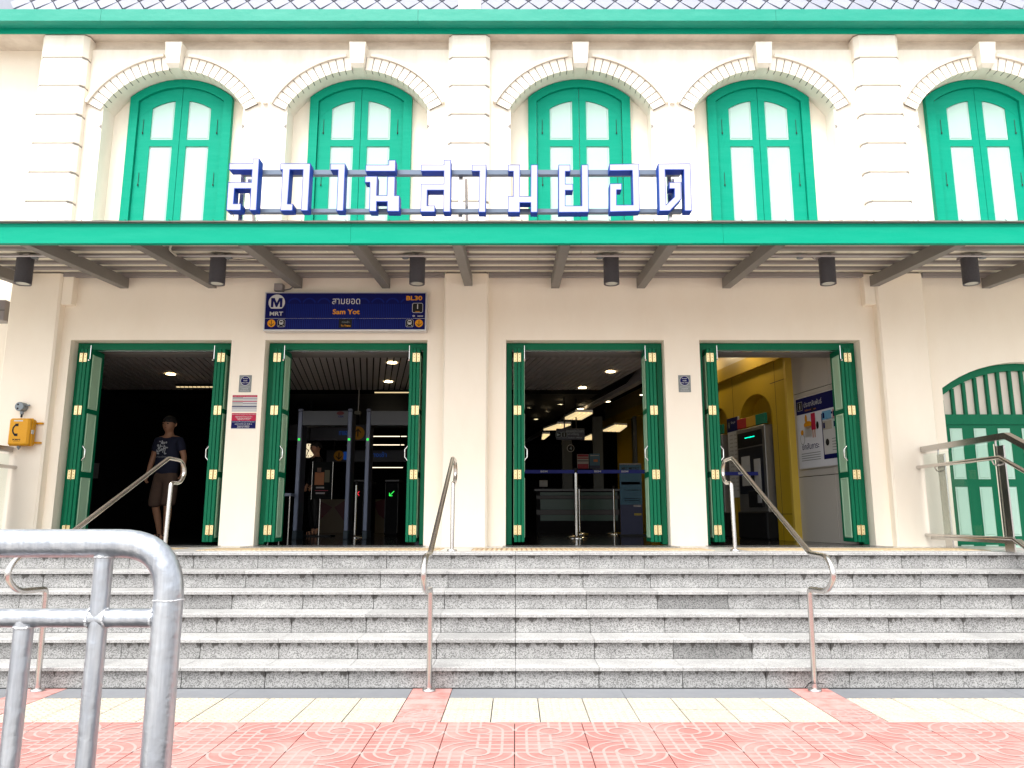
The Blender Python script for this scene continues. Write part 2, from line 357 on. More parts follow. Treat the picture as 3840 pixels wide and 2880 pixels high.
# ================================================================== STAIRCASE
st = empty('staircase', (-.4, RY, 0), kind='structure')
SX0, SX1 = -5.9, 5.1
x0j = -.0; cols = list(range(-10, 9))
def nosing(y_front, depth, z, x0, x1, top):
    b = MB(); t = .026; c = .003
    pr = [(y_front, z-t), (y_front, z-c), (y_front+c, z), (y_front+.028, z), (y_front+.030, z-.0035), (y_front+.034, z-.0035), (y_front+.036, z)]
    pr += [(y_front+.050, z), (y_front+.052, z-.0035), (y_front+.056, z-.0035), (y_front+.058, z), (y_front+depth, z), (y_front+depth, z-t)]
    b.prismX(pr, x0+.0016, x1-.0016, M_TREAD); return b
for k in range(6):
    yf = N0-GO*k; z = LZ-RISE*k
    if k: MB().box(SX0, SX1, yf+.05, yf+GO+.07, z-RISE-.02, z-.027, M_JOINT).build('concrete_core', st)
    else: MB().box(SX0, SX1, yf+.05, W+.3, z-.62, z-.027, M_JOINT).build('concrete_core', st)
    tm = nosing(0, GO+.028 if k else .33, 0, -.3, .3, 0).mesh('tread_slab', (0, 0, 0))
    rm = MB().box(-.2978, .2978, 0, .03, .001, RISE-.0325, M_RISER, .0015).mesh('riser_slab', (0, 0, 0))  # gap left on top so the dark core stands in for overhang shadow
    for c in cols:
        x = c*.6+.3
        if x-.3 < SX0-.3 or x+.3 > SX1+.35: continue
        place('tread_slab', tm, (x+random.uniform(-.0006, .0006), yf+random.uniform(-.0012, .0012), z), st)
        place('riser_slab', rm, (x, yf+.030+random.uniform(-.001, .001), z-RISE), st)
ld_ = empty('landing', (0, N0+.33, LZ), kind='structure')
for r, (a, b_) in enumerate(((7.476, 7.50), (8.10, 8.42), (8.42, W+.02))):
    for c in cols:
        x = c*.6
        if x < SX0 or x > SX1: continue
        MB().box(x+.0008, x+.5992, a+.0008, b_-.0008, LZ-.03, LZ, M_LAND).build('landing_slab', ld_)
gt = MB(); gt.box(.0015, .2985, .0015, .2985, -.02, 0, M_ORN)
for i in range(6):
    x = .012+i*.05; gt.add([(x, .012, 0), (x+.034, .012, 0), (x+.034, .288, 0), (x, .288, 0), (x+.005, .016, .005), (x+.029, .016, .005), (x+.029, .284, .005), (x+.005, .284, .005)],
        [(0, 1, 5, 4), (1, 2, 6, 5), (2, 3, 7, 6), (3, 0, 4, 7), (4, 5, 6, 7)], mat('cream_guide_bar', (.46, .36, .22), .6, noise=(12, .6, (.40, .28, .16))))
GT = gt.mesh('guide_tile', (0, 0, 0))
for i in range(-19, 17):
    x = i*.3-.14
    near = min(abs(x+.15-p) for p in posts)
    for j in range(2):
        if near < .16:
            MB().box(x+.001, x+.299, 7.5+j*.3+.001, 7.5+j*.3+.299, LZ-.03, LZ, M_LAND).build('landing_slab', ld_)
        else: place('guide_tile', GT, (x, 7.5+j*.3, LZ-.001), ld_)

# ================================================================== STATION BUILDING
B = empty('station_building', (-.5, W, LZ), 'cream station building with bright green arched windows, rusticated pilasters and green eaves', 'building')
DO = [(-5.225, -3.335), (-2.94, -1.035), (-.11, 1.745), (2.16, 4.046)]
DT = 3.254
WD = .34
w = MB()
xs = [-5.93]
for a, b_ in DO:
    w.box(xs[-1], a, W, W+WD, LZ-.02, DT, M_WALL); xs.append(b_)
w.box(-5.93, 4.96, W, W+WD, DT, 4.2, M_WALL)
w.box(xs[-1], 4.70, W, W+WD, LZ-.02, DT, M_WALL)
AD = (4.96, 6.86)            # arched side door
w.box(4.70, AD[0], W, W+WD, -.05, DT, M_WALL)
cxA = (AD[0]+AD[1])/2
Ra = 1.62; zA = 2.99-Ra
am = [(x, z) for x, z in arc(cxA, zA, Ra, 180-54.1, 54.1, 16)]
for i in range(16):
    p, q = am[i], am[i+1]
    w.add([(p[0], W, p[1]), (q[0], W, q[1]), (q[0], W, 4.2), (p[0], W, 4.2)], [(0, 1, 2, 3)], M_WALL)
    w.add([(p[0], W, p[1]), (q[0], W, q[1]), (q[0], W+WD, q[1]), (p[0], W+WD, p[1])], [(0, 1, 2, 3)], M_WALL)
w.box(AD[1], 9.4, W, W+WD, -.05, 4.2, M_WALL); w.box(4.97, 9.4, W+.1, W+WD, 3.4, 4.2, M_WALL)
w.box(-9.5, -5.9, W+.23, W+.23+.3, -.05, 7.2, M_WALL)     # set-back wall to the left
w.build('wall', B)

# upper wall with the big arched recesses
WC = [-4.255, -1.965, .81, 3.09, 5.87]; AR, AZ = 1.018, 5.708; ZS = 6.17; HW = .87
ZT = 7.012
u = MB(); segs = 20
edges = [-5.93]+[0]*0
aS = math.degrees(math.asin((ZS-AZ)/AR)) if False else math.degrees(math.acos(HW/AR))
bounds = [(-5.93, (WC[0]+WC[1])/2), ((WC[0]+WC[1])/2, (WC[1]+WC[2])/2), ((WC[1]+WC[2])/2, (WC[2]+WC[3])/2), ((WC[2]+WC[3])/2, (WC[3]+WC[4])/2), ((WC[3]+WC[4])/2, 9.4)]
zsp = AZ+AR*math.sin(R(aS))
for cx, (xa, xb) in zip(WC, bounds):
    pts = arc(cx, AZ, AR, 180-aS, aS, segs)
    for (p, q) in zip(pts, pts[1:]):
        u.add([(p[0], W, p[1]), (q[0], W, q[1]), (q[0], W, ZT), (p[0], W, ZT)], [(0, 1, 2, 3)], M_WALLU)
        u.add([(p[0], W, p[1]), (q[0], W, q[1]), (q[0], W+.26, q[1]), (p[0], W+.26, p[1])], [(0, 1, 2, 3)], M_WALLU)
    for x0, x1 in ((xa, cx-HW), (cx+HW, xb)):
        u.add([(x0, W, 4.2), (x1, W, 4.2), (x1, W, ZT), (x0, W, ZT)], [(0, 1, 2, 3)], M_WALLU)
    for x in (cx-HW, cx+HW):
        u.add([(x, W, 3.9), (x, W+.26, 3.9), (x, W+.26, zsp), (x, W, zsp)], [(0, 1, 2, 3)], M_WALLU)
        # the little chamfer stop below each springing
        sg = 1 if x > cx else -1
        u.add([(x, W-.001, 6.0), (x+sg*.035, W-.001, 5.97), (x+sg*.002, W-.001, 5.93)], [(0, 1, 2)], M_GROOVE)
    # flat bit of label moulding where two arches meet
u.add([(-5.93, W, ZT), (9.4, W, ZT), (9.4, W+.055, ZT), (-5.93, W+.055, ZT)], [(0, 1, 2, 3)], M_WALLU)
u.box(-5.93, 9.4, W+.255, W+.34, 3.9, 7.2, M_WALL)
u.build('upper_wall', B)
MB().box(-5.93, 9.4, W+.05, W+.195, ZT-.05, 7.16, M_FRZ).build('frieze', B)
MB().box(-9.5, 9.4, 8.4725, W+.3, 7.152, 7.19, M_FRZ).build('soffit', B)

# voussoirs, keystones and label mouldings
RI, RO = 1.012, 1.184
for cx in WC:
    n = 12; a_end = 27.5; a_key = 85.4
    for side in (0, 1):
        for i in range(n):
            a0 = a_end+(a_key-a_end)*i/n+.34; a1 = a_end+(a_key-a_end)*(i+1)/n-.34
            if side: a0, a1 = 180-a1, 180-a0
            y0, y1 = W-.028, W+.10
            pi = [arc(cx, AZ, RI, a0, a1, 2), arc(cx, AZ, RO, a0, a1, 2)]
            b = MB(); b.prism(pi[0]+pi[1][::-1], y0, y1, M_WALLU); b.build('voussoir', B)
        m = MB()
        # recessed joint backing so that each gap reads as a fine dark line
        a0, a1 = (a_end+.2, a_key) if not side else (180-a_key, 180-a_end-.2)
        m.prism(arc(cx, AZ, RI+.004, a0, a1, 16)+arc(cx, AZ, 1.191, a0, a1, 16)[::-1], W-.021, W+.06, M_GROOVE)  # bare dark outer rim stands in for the shadow line below the label
        m.build('joint_bed', B)
        l0, l1 = (27.7, 82.6) if not side else (97.4, 152.3)
        lb = MB(); pr = arc(cx, AZ, 1.19, l0, l1, 18); po = arc(cx, AZ, 1.232, l0, l1, 18)
        lb.prism(pr+po[::-1], W-.055, W+.01, M_WALLU)
        e = pr[-1] if not side else pr[0]
        lb.build('label_moulding', B)
    k = MB(); zt, zb = 7.03, 6.735; yt = W-.13
    v = [(cx-.082, yt+.01, zb+.02), (cx+.082, yt+.01, zb+.02), (cx+.104, yt-.01, zt), (cx-.104, yt-.01, zt),
         (cx-.060, yt+.055, zb-.02), (cx+.060, yt+.055, zb-.02), (cx-.060, W+.12, zb-.02), (cx+.060, W+.12, zb-.02),
         (cx+.082, W+.12, zb+.02), (cx-.082, W+.12, zb+.02), (cx+.104, W+.12, zt), (cx-.104, W+.12, zt)]
    k.add(v, [(0, 1, 2, 3), (0, 1, 5, 4), (4, 5, 7, 6), (3, 2, 10, 11), (1, 2, 10, 8), (0, 3, 11, 9), (1, 8, 7, 5), (0, 9, 6, 4)], M_WALLU)
    k.build('keystone', B)
for a, b_ in zip(WC, WC[1:]):
    if b_-a < 2.4:
        MB().box((a+b_)/2-.03, (a+b_)/2+.03, W-.045, W+.01, 6.262, 6.285, M_WALLU).build('label_moulding', B)

# pilasters: plain below the canopy, coursed blocks with chamfered edges above it
def chamf(x0, x1, y0, y1, c): return [(x0, y1), (x0, y0+c), (x0+c, y0), (x1-c, y0), (x1, y0+c), (x1, y1)]
PX = [(-5.925, -5.335), (-.836, -.318), (4.232, 4.79)]
QZ = [4.05, 4.17, 4.55, 4.931, 5.307, 5.684, 6.064, 6.449, 6.829, 7.15]
for ip, (a, b_) in enumerate(PX):
    YF = 8.48
    b = MB(); pl = chamf(a+.008, b_-.008, YF+.012, W+.05, .04)
    n = len(pl); v = [(x, y, 4.0) for x, y in pl]+[(x, y, 7.15) for x, y in pl]
    b.add(v, [[i, (i+1) % n, n+(i+1) % n, n+i] for i in range(n)], M_GROOVE)
    pl = chamf(a, b_, YF, W+.05, .022); v = [(x, y, LZ if ip < 2 else -.05) for x, y in pl]+[(x, y, 4.03) for x, y in pl]
    b.add(v, [[i, (i+1) % n, n+(i+1) % n, n+i] for i in range(n)]+[[n+i for i in range(n)]], M_WALL)
    p = b.build('pilaster', B)
    sx = 1 if ip == 0 else -1
    if ip != 1:   # short beam end beside the pilaster under the canopy
        xa = b_ if sx > 0 else a-.13
        MB().box(xa+.002, xa+.128, YF+.02, W+.01, 3.66, 4.03, M_WALL, .006).build('beam_end', p)
    for z0, z1 in zip(QZ, QZ[1:]):
        b = MB(); e = .012; c = .05
        lo, hi = z0+.006, z1-.006
        rings = [(lo, e), (lo+e, 0), (hi-e, 0), (hi, e)]
        v = []
        for z, ins in rings: v += [(x, y, z) for x, y in chamf(a+ins, b_-ins, YF+ins, W+.05, c)]
        f = [[r*n+i, r*n+(i+1) % n, (r+1)*n+(i+1) % n, (r+1)*n+i] for r in range(3) for i in range(n)]
        b.add(v, f+[list(range(n)), [3*n+i for i in range(n)]], M_WALLU); b.build('quoin_block', p)

# upper windows ------------------------------------------------------------
F = W+.185
FC, FR = 5.753, .968
def arch_ring(hw, r, zc, zb, n=14):
    a = math.degrees(math.acos(hw/r)); return [(-hw, zb)]+arc(0, zc, r, 180-a, a, n)+[(hw, zb)]
def raised(b, pts, y, m, ins=.012, d=.008):
    """panel face: flat rim set back, then a sloped bead up to a raised field"""
    cx = sum(p[0] for p in pts)/len(pts); cz = sum(p[1] for p in pts)/len(pts)
    w_ = max(p[0] for p in pts)-min(p[0] for p in pts); h_ = max(p[1] for p in pts)-min(p[1] for p in pts)
    def sc(i): return [((x-cx)*(1-2*i/w_)+cx, (z-cz)*(1-2*i/h_)+cz) for x, z in pts]
    r0, r1, r2 = pts, sc(ins), sc(ins*2)
    n = len(pts)
    v = [(x, y, z) for x, z in r0]+[(x, y+d*.5, z) for x, z in r1]+[(x, y-d*.4, z) for x, z in r2]
    b.add(v, [[i, (i+1) % n, n+(i+1) % n, n+i] for i in range(n)]+[[n+i, n+(i+1) % n, 2*n+(i+1) % n, 2*n+i] for i in range(n)]+[[2*n+i for i in range(n)]], m)
ZB = 4.0
def window_meshes():
    o = arch_ring(.648, FR, FC, ZB); i_ = arch_ring(.541, FR-.105, FC, ZB); n = len(o)
    fr = MB()
    v = [(x, 0, z) for x, z in o]+[(x, 0, z) for x, z in i_]+[(x, .05, z) for x, z in i_]+[(x, .08, z) for x, z in o]
    fr.add(v, [[k, k+1, n+k+1, n+k] for k in range(n-1)]+[[n+k, n+k+1, 2*n+k+1, 2*n+k] for k in range(n-1)]+[[k, k+1, 3*n+k+1, 3*n+k] for k in range(n-1)], M_GREEN)
    out = {'frame': fr}
    def zarc(x, r=.735): return FC+math.sqrt(r*r-x*x)
    for sg in (-1, 1):
        s_ = MB(); y0, y1 = .034, .066
        xo, xi, e = .536, .003, .0875
        def outline(xa, xb, zb, rr, k=7):
            return [(sg*xa, zb)]+[(sg*(xa+(xb-xa)*t/k), zarc(xa+(xb-xa)*t/k, rr)) for t in range(k+1)]+[(sg*xb, zb)]
        # stiles, rails and the curved head around two openings
        s_.prism([(sg*xi, ZB), (sg*e, ZB), (sg*e, 6.6), (sg*xi, 6.6)], y0, y1, M_GREEN)
        s_.prism([(sg*.373, ZB), (sg*xo, ZB), (sg*xo, 6.40), (sg*.373, 6.40)], y0, y1, M_GREEN)
        s_.prism([(sg*e, 5.817), (sg*.373, 5.817), (sg*.373, 5.907), (sg*e, 5.907)], y0, y1, M_GREEN)
        k = 8; P0 = [(sg*(xi+(xo-xi)*t/k)) for t in range(k+1)]
        rin, rout = .693, FR-.109
        lo = [(x, FC+math.sqrt(max(rin*rin-x*x, .1))) for x in P0]; hi = [(x, FC+math.sqrt(rout*rout-x*x)) for x in P0]
        s_.prism(lo+hi[::-1], y0-.0015, y1, M_GREEN)
        out['shutter%d' % sg] = s_
        pn = MB()
        K = 6; top = [(sg*(e+(.373-e)*t/K), FC+math.sqrt(rin**2-(e+(.373-e)*t/K)**2)+.002) for t in range(K+1)]
        raised(pn, [(sg*e, 5.905)]+top+[(sg*.373, 5.905)], y0+.012, M_MINT)
        out['panelA%d' % sg] = pn
        pn = MB(); raised(pn, [(sg*e, ZB), (sg*e, 5.819), (sg*.373, 5.819), (sg*.373, ZB)], y0+.012, M_MINT)
        out['panelB%d' % sg] = pn
        hg = MB(); hg.tube([(sg*.47, y0-.006, 6.18), (sg*.47, y0-.006, 6.0)], .003, M_JOINT, 6); hg.tube([(sg*.47, y0-.008, 6.005), (sg*.47, y0-.008, 5.985)], .008, M_JOINT, 6)
        out['boltA%d' % sg] = hg; hg = MB(); hg.tube([(sg*.47, y0-.006, 5.46), (sg*.47, y0-.006, 5.30)], .003, M_JOINT, 6); hg.tube([(sg*.47, y0-.008, 5.305), (sg*.47, y0-.008, 5.285)], .008, M_JOINT, 6)
        out['boltB%d' % sg] = hg
    return {k: (re_name(k), v.mesh(re_name(k), (0, 0, ZB))) for k, v in out.items()}
def re_name(k):
    for a, b_ in (('frame', 'window_frame'), ('shutter', 'shutter'), ('panel', 'shutter_panel'), ('bolt', 'shutter_bolt')):
        if k.startswith(a): return b_
WM = window_meshes()
for cx in WC:
    wn = empty('window', (cx, F, ZB), parent=B)
    for nm, me in WM.values(): place(nm, me, (cx, F, ZB), wn)

# eaves ---------------------------------------------------------------------
MB().box(-9.5, 9.4, 8.45, 8.472, 7.140, 7.36, M_GREEN).build('fascia_board', B)
g = MB(); g.prismX([(8.30, 7.205), (8.30, 7.362), (8.306, 7.366), (8.325, 7.366), (8.45, 7.34), (8.448, 7.205)], -9.5, -5.1, M_GREEN2); g.build('gutter_board', B)
for x0, x1 in ((-5.097, -1.2), (-1.197, 3.2), (3.203, 9.4)):
    g = MB(); g.prismX([(8.30, 7.205), (8.30, 7.362), (8.306, 7.366), (8.325, 7.366), (8.45, 7.34), (8.448, 7.205)], x0, x1, M_GREEN2); g.build('gutter_board', B)
rf = MB(); sl = R(62); ux, uz = math.cos(sl), math.sin(sl)
ry, rz_ = 8.335, 7.35
rf.add([(-9.5, ry+.03, rz_-.05), (9.4, ry+.03, rz_-.05), (9.4, ry+.03+1.1*ux, rz_-.05+1.1*uz), (-9.5, ry+.03+1.1*ux, rz_-.05+1.1*uz)], [(0, 1, 2, 3)], mat('roof_underlay', (.16, .17, .2), .8))
roof = rf.build('roof', B)
PW, PH = .2705, .41
def tile_mesh(tri):
    b = MB(); t = .022; e = .012
    pts = [(-PW/2+e, 0), (0, -PH/2+e), (PW/2-e, 0), (0, PH/2-e)] if not tri else [(-PW/2+e, -.01), (PW/2-e, -.01), (0, PH/2-e)]
    n = len(pts); nv = Vector((0, -uz, ux))
    def W3(p, h): return (p[0], p[1]*ux+nv.y*h, p[1]*uz+nv.z*h)
    v = [W3(p, t+(.014 if p[1] < -.05 else 0)) for p in pts]+[W3(p, 0) for p in pts]
    b.add(v, [list(range(n))]+[[i, (i+1) % n, n+(i+1) % n, n+i] for i in range(n)], M_ROOFT); return b.mesh('roof_tile', (0, 0, 0))
TM = [tile_mesh(0), tile_mesh(1)]
x0 = onY(60, 33, 8.36)[0] % PW
for r in range(5):
    for i in range(-27, 28):
        x = i*PW+x0+(r % 2)*PW/2
        if abs(x) > 6.25: continue
        d = .215+(r)*PH/2
        if r == 0: place('roof_tile', TM[1], (x+PW/2, ry+.02*ux, rz_+.02*uz), roof)
        place('roof_tile', TM[0], (x, ry+d*ux, rz_+d*uz), roof)
xr0, xr1 = onY(1719, 15, 8.3)[0], onY(1802, 15, 8.3)[0]
MB().add([(xr0, 8.30, 7.367), (xr1, 8.30, 7.367), (xr1, 8.30+1.1*ux, 7.367+1.1*uz), (xr0, 8.30+1.1*ux, 7.367+1.1*uz), (xr0, 8.45, 7.367), (xr1, 8.45, 7.367), (xr1, 8.45+1.1*ux, 7.367+1.1*uz), (xr0, 8.45+1.1*ux, 7.367+1.1*uz)],
    [(0, 1, 2, 3), (0, 3, 7, 4), (1, 2, 6, 5), (4, 5, 6, 7), (0, 1, 5, 4)], M_WALLU).build('roof_rib', roof)

# arched side door ------------------------------------------------------------
sd = empty('side_door', (cxA, W+.1, 0), parent=B)
hwA = (AD[1]-AD[0])/2
b = MB(); y0 = W+.09
def ringA(hw, r): 
    a = math.degrees(math.acos(min(1, hw/r))); return arc(cxA, zA, r, 180-a, a, 18)
o, i_ = ringA(hwA, Ra-.002), ringA(hwA-.055, Ra-.085)
n = len(o); v = [(x, y0, z) for x, z in o]+[(x, y0, z) for x, z in i_]+[(x, y0+.08, z) for x, z in i_]
b.add(v, [[k, k+1, n+k+1, n+k] for k in range(n-1)]+[[n+k, n+k+1, 2*n+k+1, 2*n+k] for k in range(n-1)], M_DGREEN)
b.box(AD[0]+.002, AD[0]+.055, y0, y0+.08, 0, 2.55, M_DGREEN); b.box(AD[1]-.055, AD[1]-.002, y0, y0+.08, 0, 2.55, M_DGREEN)
b.box(AD[0]+.055, AD[1]-.055, y0-.001, y0+.08, 2.265, 2.385, M_DGREEN)
b.build('door_frame', sd)
MB().box(AD[0]+.05, AD[1]-.05, y0+.05, y0+.09, 2.38, 3.0, mat('cream_backing', (.72, .66, .58), .7)).build('transom_panel', sd)
x = AD[0]+.055+.105
while x < AD[1]-.06:
    zt = zA+math.sqrt((Ra-.08)**2-(x-cxA)**2)
    MB().box(x, x+.034, y0+.012, y0+.05, 2.383, zt, M_DGREEN).build('transom_bar', sd); x += .139
ZL = [0.12, .98, 1.62, 1.71, 2.10]
x = AD[0]+.057; lw = .276
lf = MB(); lf.box(AD[0]+.056, AD[1]-.056, y0+.014, y0+.055, 0, 2.262, M_DGREEN); lf.build('door_leaf', sd)
rowsA = [(.10, .955), (.985, 1.0)]
zc = lambda py: onY(3700, py, W+.11)[1]
for r0, r1 in ((zc(1607), zc(1797)), (zc(1826), zc(2010)), (zc(2043), .35)):
    x = AD[0]+.095
    while x+.14 < AD[1]-.06:
        b = MB(); hi, lo = max(r0, r1), min(r0, r1)
        raised(b, [(x, lo), (x, hi), (x+.142, hi), (x+.142, lo)], y0+.0065, mat('mint_door_panel', (.42, .62, .52), .45)); b.build('door_panel', sd); x += .279

# folding doors ------------------------------------------------------------------
YJ = W+.15
def leaf_mesh(panels=True):
    """one leaf standing at right angles to the wall: thickness on X, width on Y, panels on its +X face"""
    b = MB(); L = .30; t = .036; z0, z1 = 0, 2.24
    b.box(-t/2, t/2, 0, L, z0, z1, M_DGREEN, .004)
    return b.mesh('door_leaf', (0, 0, 0))
LEAF = leaf_mesh()
def leaf_panel(z0, z1):
    b = MB(); y0, y1 = .05, .25; i = .012
    b.add([(0, y0, z0), (0, y1, z0), (0, y1, z1), (0, y0, z1), (.006, y0+i, z0+i), (.006, y1-i, z0+i), (.006, y1-i, z1-i), (.006, y0+i, z1-i),
           (.001, y0+2*i, z0+2*i), (.001, y1-2*i, z0+2*i), (.001, y1-2*i, z1-2*i), (.001, y0+2*i, z1-2*i)],
          [(0, 1, 5, 4), (1, 2, 6, 5), (2, 3, 7, 6), (3, 0, 4, 7), (4, 5, 9, 8), (5, 6, 10, 9), (6, 7, 11, 10), (7, 4, 8, 11), (8, 9, 10, 11)], M_SAGE)
    return b.mesh('leaf_panel', (0, 0, 0))
LZ0 = .925
LP = [leaf_panel(a-LZ0, b_-LZ0) for a, b_ in ((.97, 1.655), (1.72, 2.40), (2.455, 3.10))]
def hinge_mesh():
    b = MB()
    b.box(-.042, -.004, 0, .004, -.052, .052, M_BRASS); b.box(.004, .042, 0, .004, -.052, .052, M_BRASS)
    b.tube([(0, -.003, -.062), (0, -.003, .062)], .0055, M_BRASSD, 8)
    for x in (-.025, .025):
        for z in (-.035, 0, .035): b.tube([(x, .001, z), (x, -.0012, z)], .005, M_BRASSD, 6)
    return b.mesh('hinge', (0, 0, 0))
HG = hinge_mesh()
def pull_mesh(sg):
    b = MB(); b.tube([(0, 0, -.085), (sg*.012, 0, -.065), (sg*.032, 0, -.045), (sg*.032, 0, .045), (sg*.012, 0, .065), (0, 0, .085)], .007, M_CHROME, 8); return b.mesh('pull_handle', (0, 0, 0))
PM = {s_: pull_mesh(s_) for s_ in (-1, 1)}
def bolt_mesh():
    b = MB(); b.tube([(0, 0, 0), (0, 0, .17)], .006, M_CHROME, 8); b.tube([(0, -.004, .0), (0, -.03, -.012)], .009, M_CHROME, 8); return b.mesh('bolt', (0, 0, 0))
BM = bolt_mesh()
for di, (a, b_) in enumerate(DO):
    dd = empty('folding_door', ((a+b_)/2, YJ, LZ), parent=B)
    b = MB(); jw = .068
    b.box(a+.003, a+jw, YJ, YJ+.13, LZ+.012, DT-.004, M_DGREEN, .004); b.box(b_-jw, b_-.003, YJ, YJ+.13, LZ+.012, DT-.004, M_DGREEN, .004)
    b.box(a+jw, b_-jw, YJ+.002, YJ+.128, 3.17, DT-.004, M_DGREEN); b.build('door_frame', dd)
    MB().box(a+jw+.001, b_-jw-.001, YJ+.05, YJ+.09, 3.16, 3.169, M_CHROME).build('door_track', dd)
    MB().box(a-.03, b_+.03, W-.33, YJ-.01, LZ-.02, LZ+.006, M_SILL).build('door_sill', dd)
    for side in (0, 1):
        sg = 1 if side == 0 else -1
        xe = a if side == 0 else b_
        yn = W+.055
        offs = [.112, .153, .194]
        faces_right = (a+b_)/2 < .4 or di == 1
        for k, of in enumerate(offs):
            x = xe+sg*of
            place('door_leaf', LEAF, (x, yn+(.004, 0, .006)[k], LZ0), dd)
        # panels: the face turned towards the room opening (inner leaf) and the one turned to the jamb (outer leaf)
        for kk, ofx, face in ((2, offs[2], sg), (0, offs[0], -sg)):
            x = xe+sg*ofx+face*.0185
            for me in LP:
                o = place('leaf_panel', me, (x, yn, LZ0), dd)
                if face < 0: o.scale.x = -1
        for z in (3.057, 2.429, 1.686, 1.06):
            place('hinge', HG, (xe+sg*(offs[0]+offs[1])/2, yn-.003, z), dd)
        place('pull_handle', PM[sg], (xe+sg*(offs[2]+.019), yn+.03, 1.93), dd)
        place('bolt', BM, (xe+sg*(offs[2]+.022), yn-.004, 3.03), dd)
    MB().box(a-.2, b_+.2, W+WD+.01, W+WD+.26, 3.17, 3.36, mat('shutter_box_grey', (.20, .185, .18), .45)).build('shutter_box', dd)

# ================================================================== CANOPY
cn = empty('entrance_canopy', (0, 7.6, 3.7), 'long lean-to canopy with a green fascia over the station doors', 'canopy')
zf0, zf1 = 3.735, 3.938
b = MB(); b.prismX([(6.70, zf0), (6.70, zf1-.046), (6.714, zf1-.044), (6.714, zf1), (6.76, zf1), (6.76, zf0)], -7.4, -4.9, M_GREEN); b.build('fascia_board', cn)
for x0, x1 in ((-4.898, -1.55), (-1.548, 1.95), (1.952, 4.9), (4.902, 7.4)):
    b = MB(); b.prismX([(6.70, zf0), (6.70, zf1-.046), (6.714, zf1-.044), (6.714, zf1), (6.76, zf1), (6.76, zf0)], x0, x1, M_GREEN); b.build('fascia_board', cn)
zr = lambda y: zf0+(y-6.7)*.0785      # underside of the rafters
for x, x1 in zip([-5.775, -4.653, -3.605, -2.586, -1.539, -.553, .473, 1.491, 2.51, 4.223, 5.6, -6.85, 6.7], range(13)):
    ye = 8.478 if any(p[0] < x < p[1] for p in PX) else W-.001
    b = MB(); b.prismX([(6.762, zr(6.762)), (ye, zr(ye)), (ye, zr(ye)+.125), (6.762, zr(6.762)+.125)], x-.0475, x+.0475, M_RAFT); b.build('rafter', cn)
for i, y in enumerate((6.88, 7.16, 7.44, 7.72, 8.0, 8.26, 8.52)):
    z = zr(y)+.148
    yy0, yy1 = y-.03, y+.03
    b = MB(); b.box(-7.4, 7.4, yy0, yy0+.004, z, z+.028, M_PURL); b.box(-7.4, 7.4, yy0+.004, yy1, z, z+.004, M_PURL); b.box(-7.4, 7.4, yy1-.004, yy1, z+.004, z+.012, M_PURL)
    if y > 8.48:
        b = MB()
        for xa, xb in ((-5.33, -.84), (-.315, 4.1), (4.8, 7.4)): b.box(xa, xb, yy0, yy1, z-.03, z+.02, M_PURL)
    b.build('purlin', cn)
dk = MB(); x = -7.4
while x < 7.4:                         # metal deck: flat pans with narrow seams running up the slope
    dk.add([(x, 6.74, zr(6.74)+.180), (x+.143, 6.74, zr(6.74)+.180), (x+.143, W, zr(W)+.180), (x, W, zr(W)+.180),
            (x+.1465, 6.74, zr(6.74)+.190), (x+.1465, W, zr(W)+.190), (x+.15, 6.74, zr(6.74)+.180), (x+.15, W, zr(W)+.180)], [(0, 1, 2, 3), (1, 4, 5, 2), (4, 6, 7, 5)], M_DECK); x += .15
dk.add([(-7.4, 6.69, zr(6.69)+.2), (7.4, 6.69, zr(6.69)+.2), (7.4, W, zr(W)+.2), (-7.4, W, zr(W)+.2)], [(0, 1, 2, 3)], M_PURL)
dk.build('roof_deck', cn)
# wavy lead flashing along the front with small hooks
fl = MB(); N = 296; v = []
for i in range(N+1):
    x = -7.4+14.8*i/N; ph = (x+7.4) % .415/.415; h = .006*math.sin(math.pi*ph)**.7
    v += [(x, 6.680, zf1-.002), (x, 6.672, zf1+.006+h), (x, 6.76, zf1+.010+h)]
fl.add(v, [[3*i+k, 3*i+3+k, 3*i+4+k, 3*i+1+k] for i in range(N) for k in (0, 1)], mat('lead_flashing', (.25, .235, .215), .6)); fl.build('flashing', cn)
for i in range(36):
    x = -7.4+.415*i
    if abs(x) < 5: MB().tube([(x, 6.70, zf1+.005), (x-.006, 6.70, zf1+.02), (x-.02, 6.70, zf1+.032)], .003, M_RUBBER, 5).build('roof_hook', cn)
b = MB(); b.tube([(-7.4, 7.56, zr(7.56)+.115), (7.4, 7.56, zr(7.56)+.115)], .012, mat('grey_conduit', (.45, .42, .42), .3, .5), 8); b.build('conduit', cn)

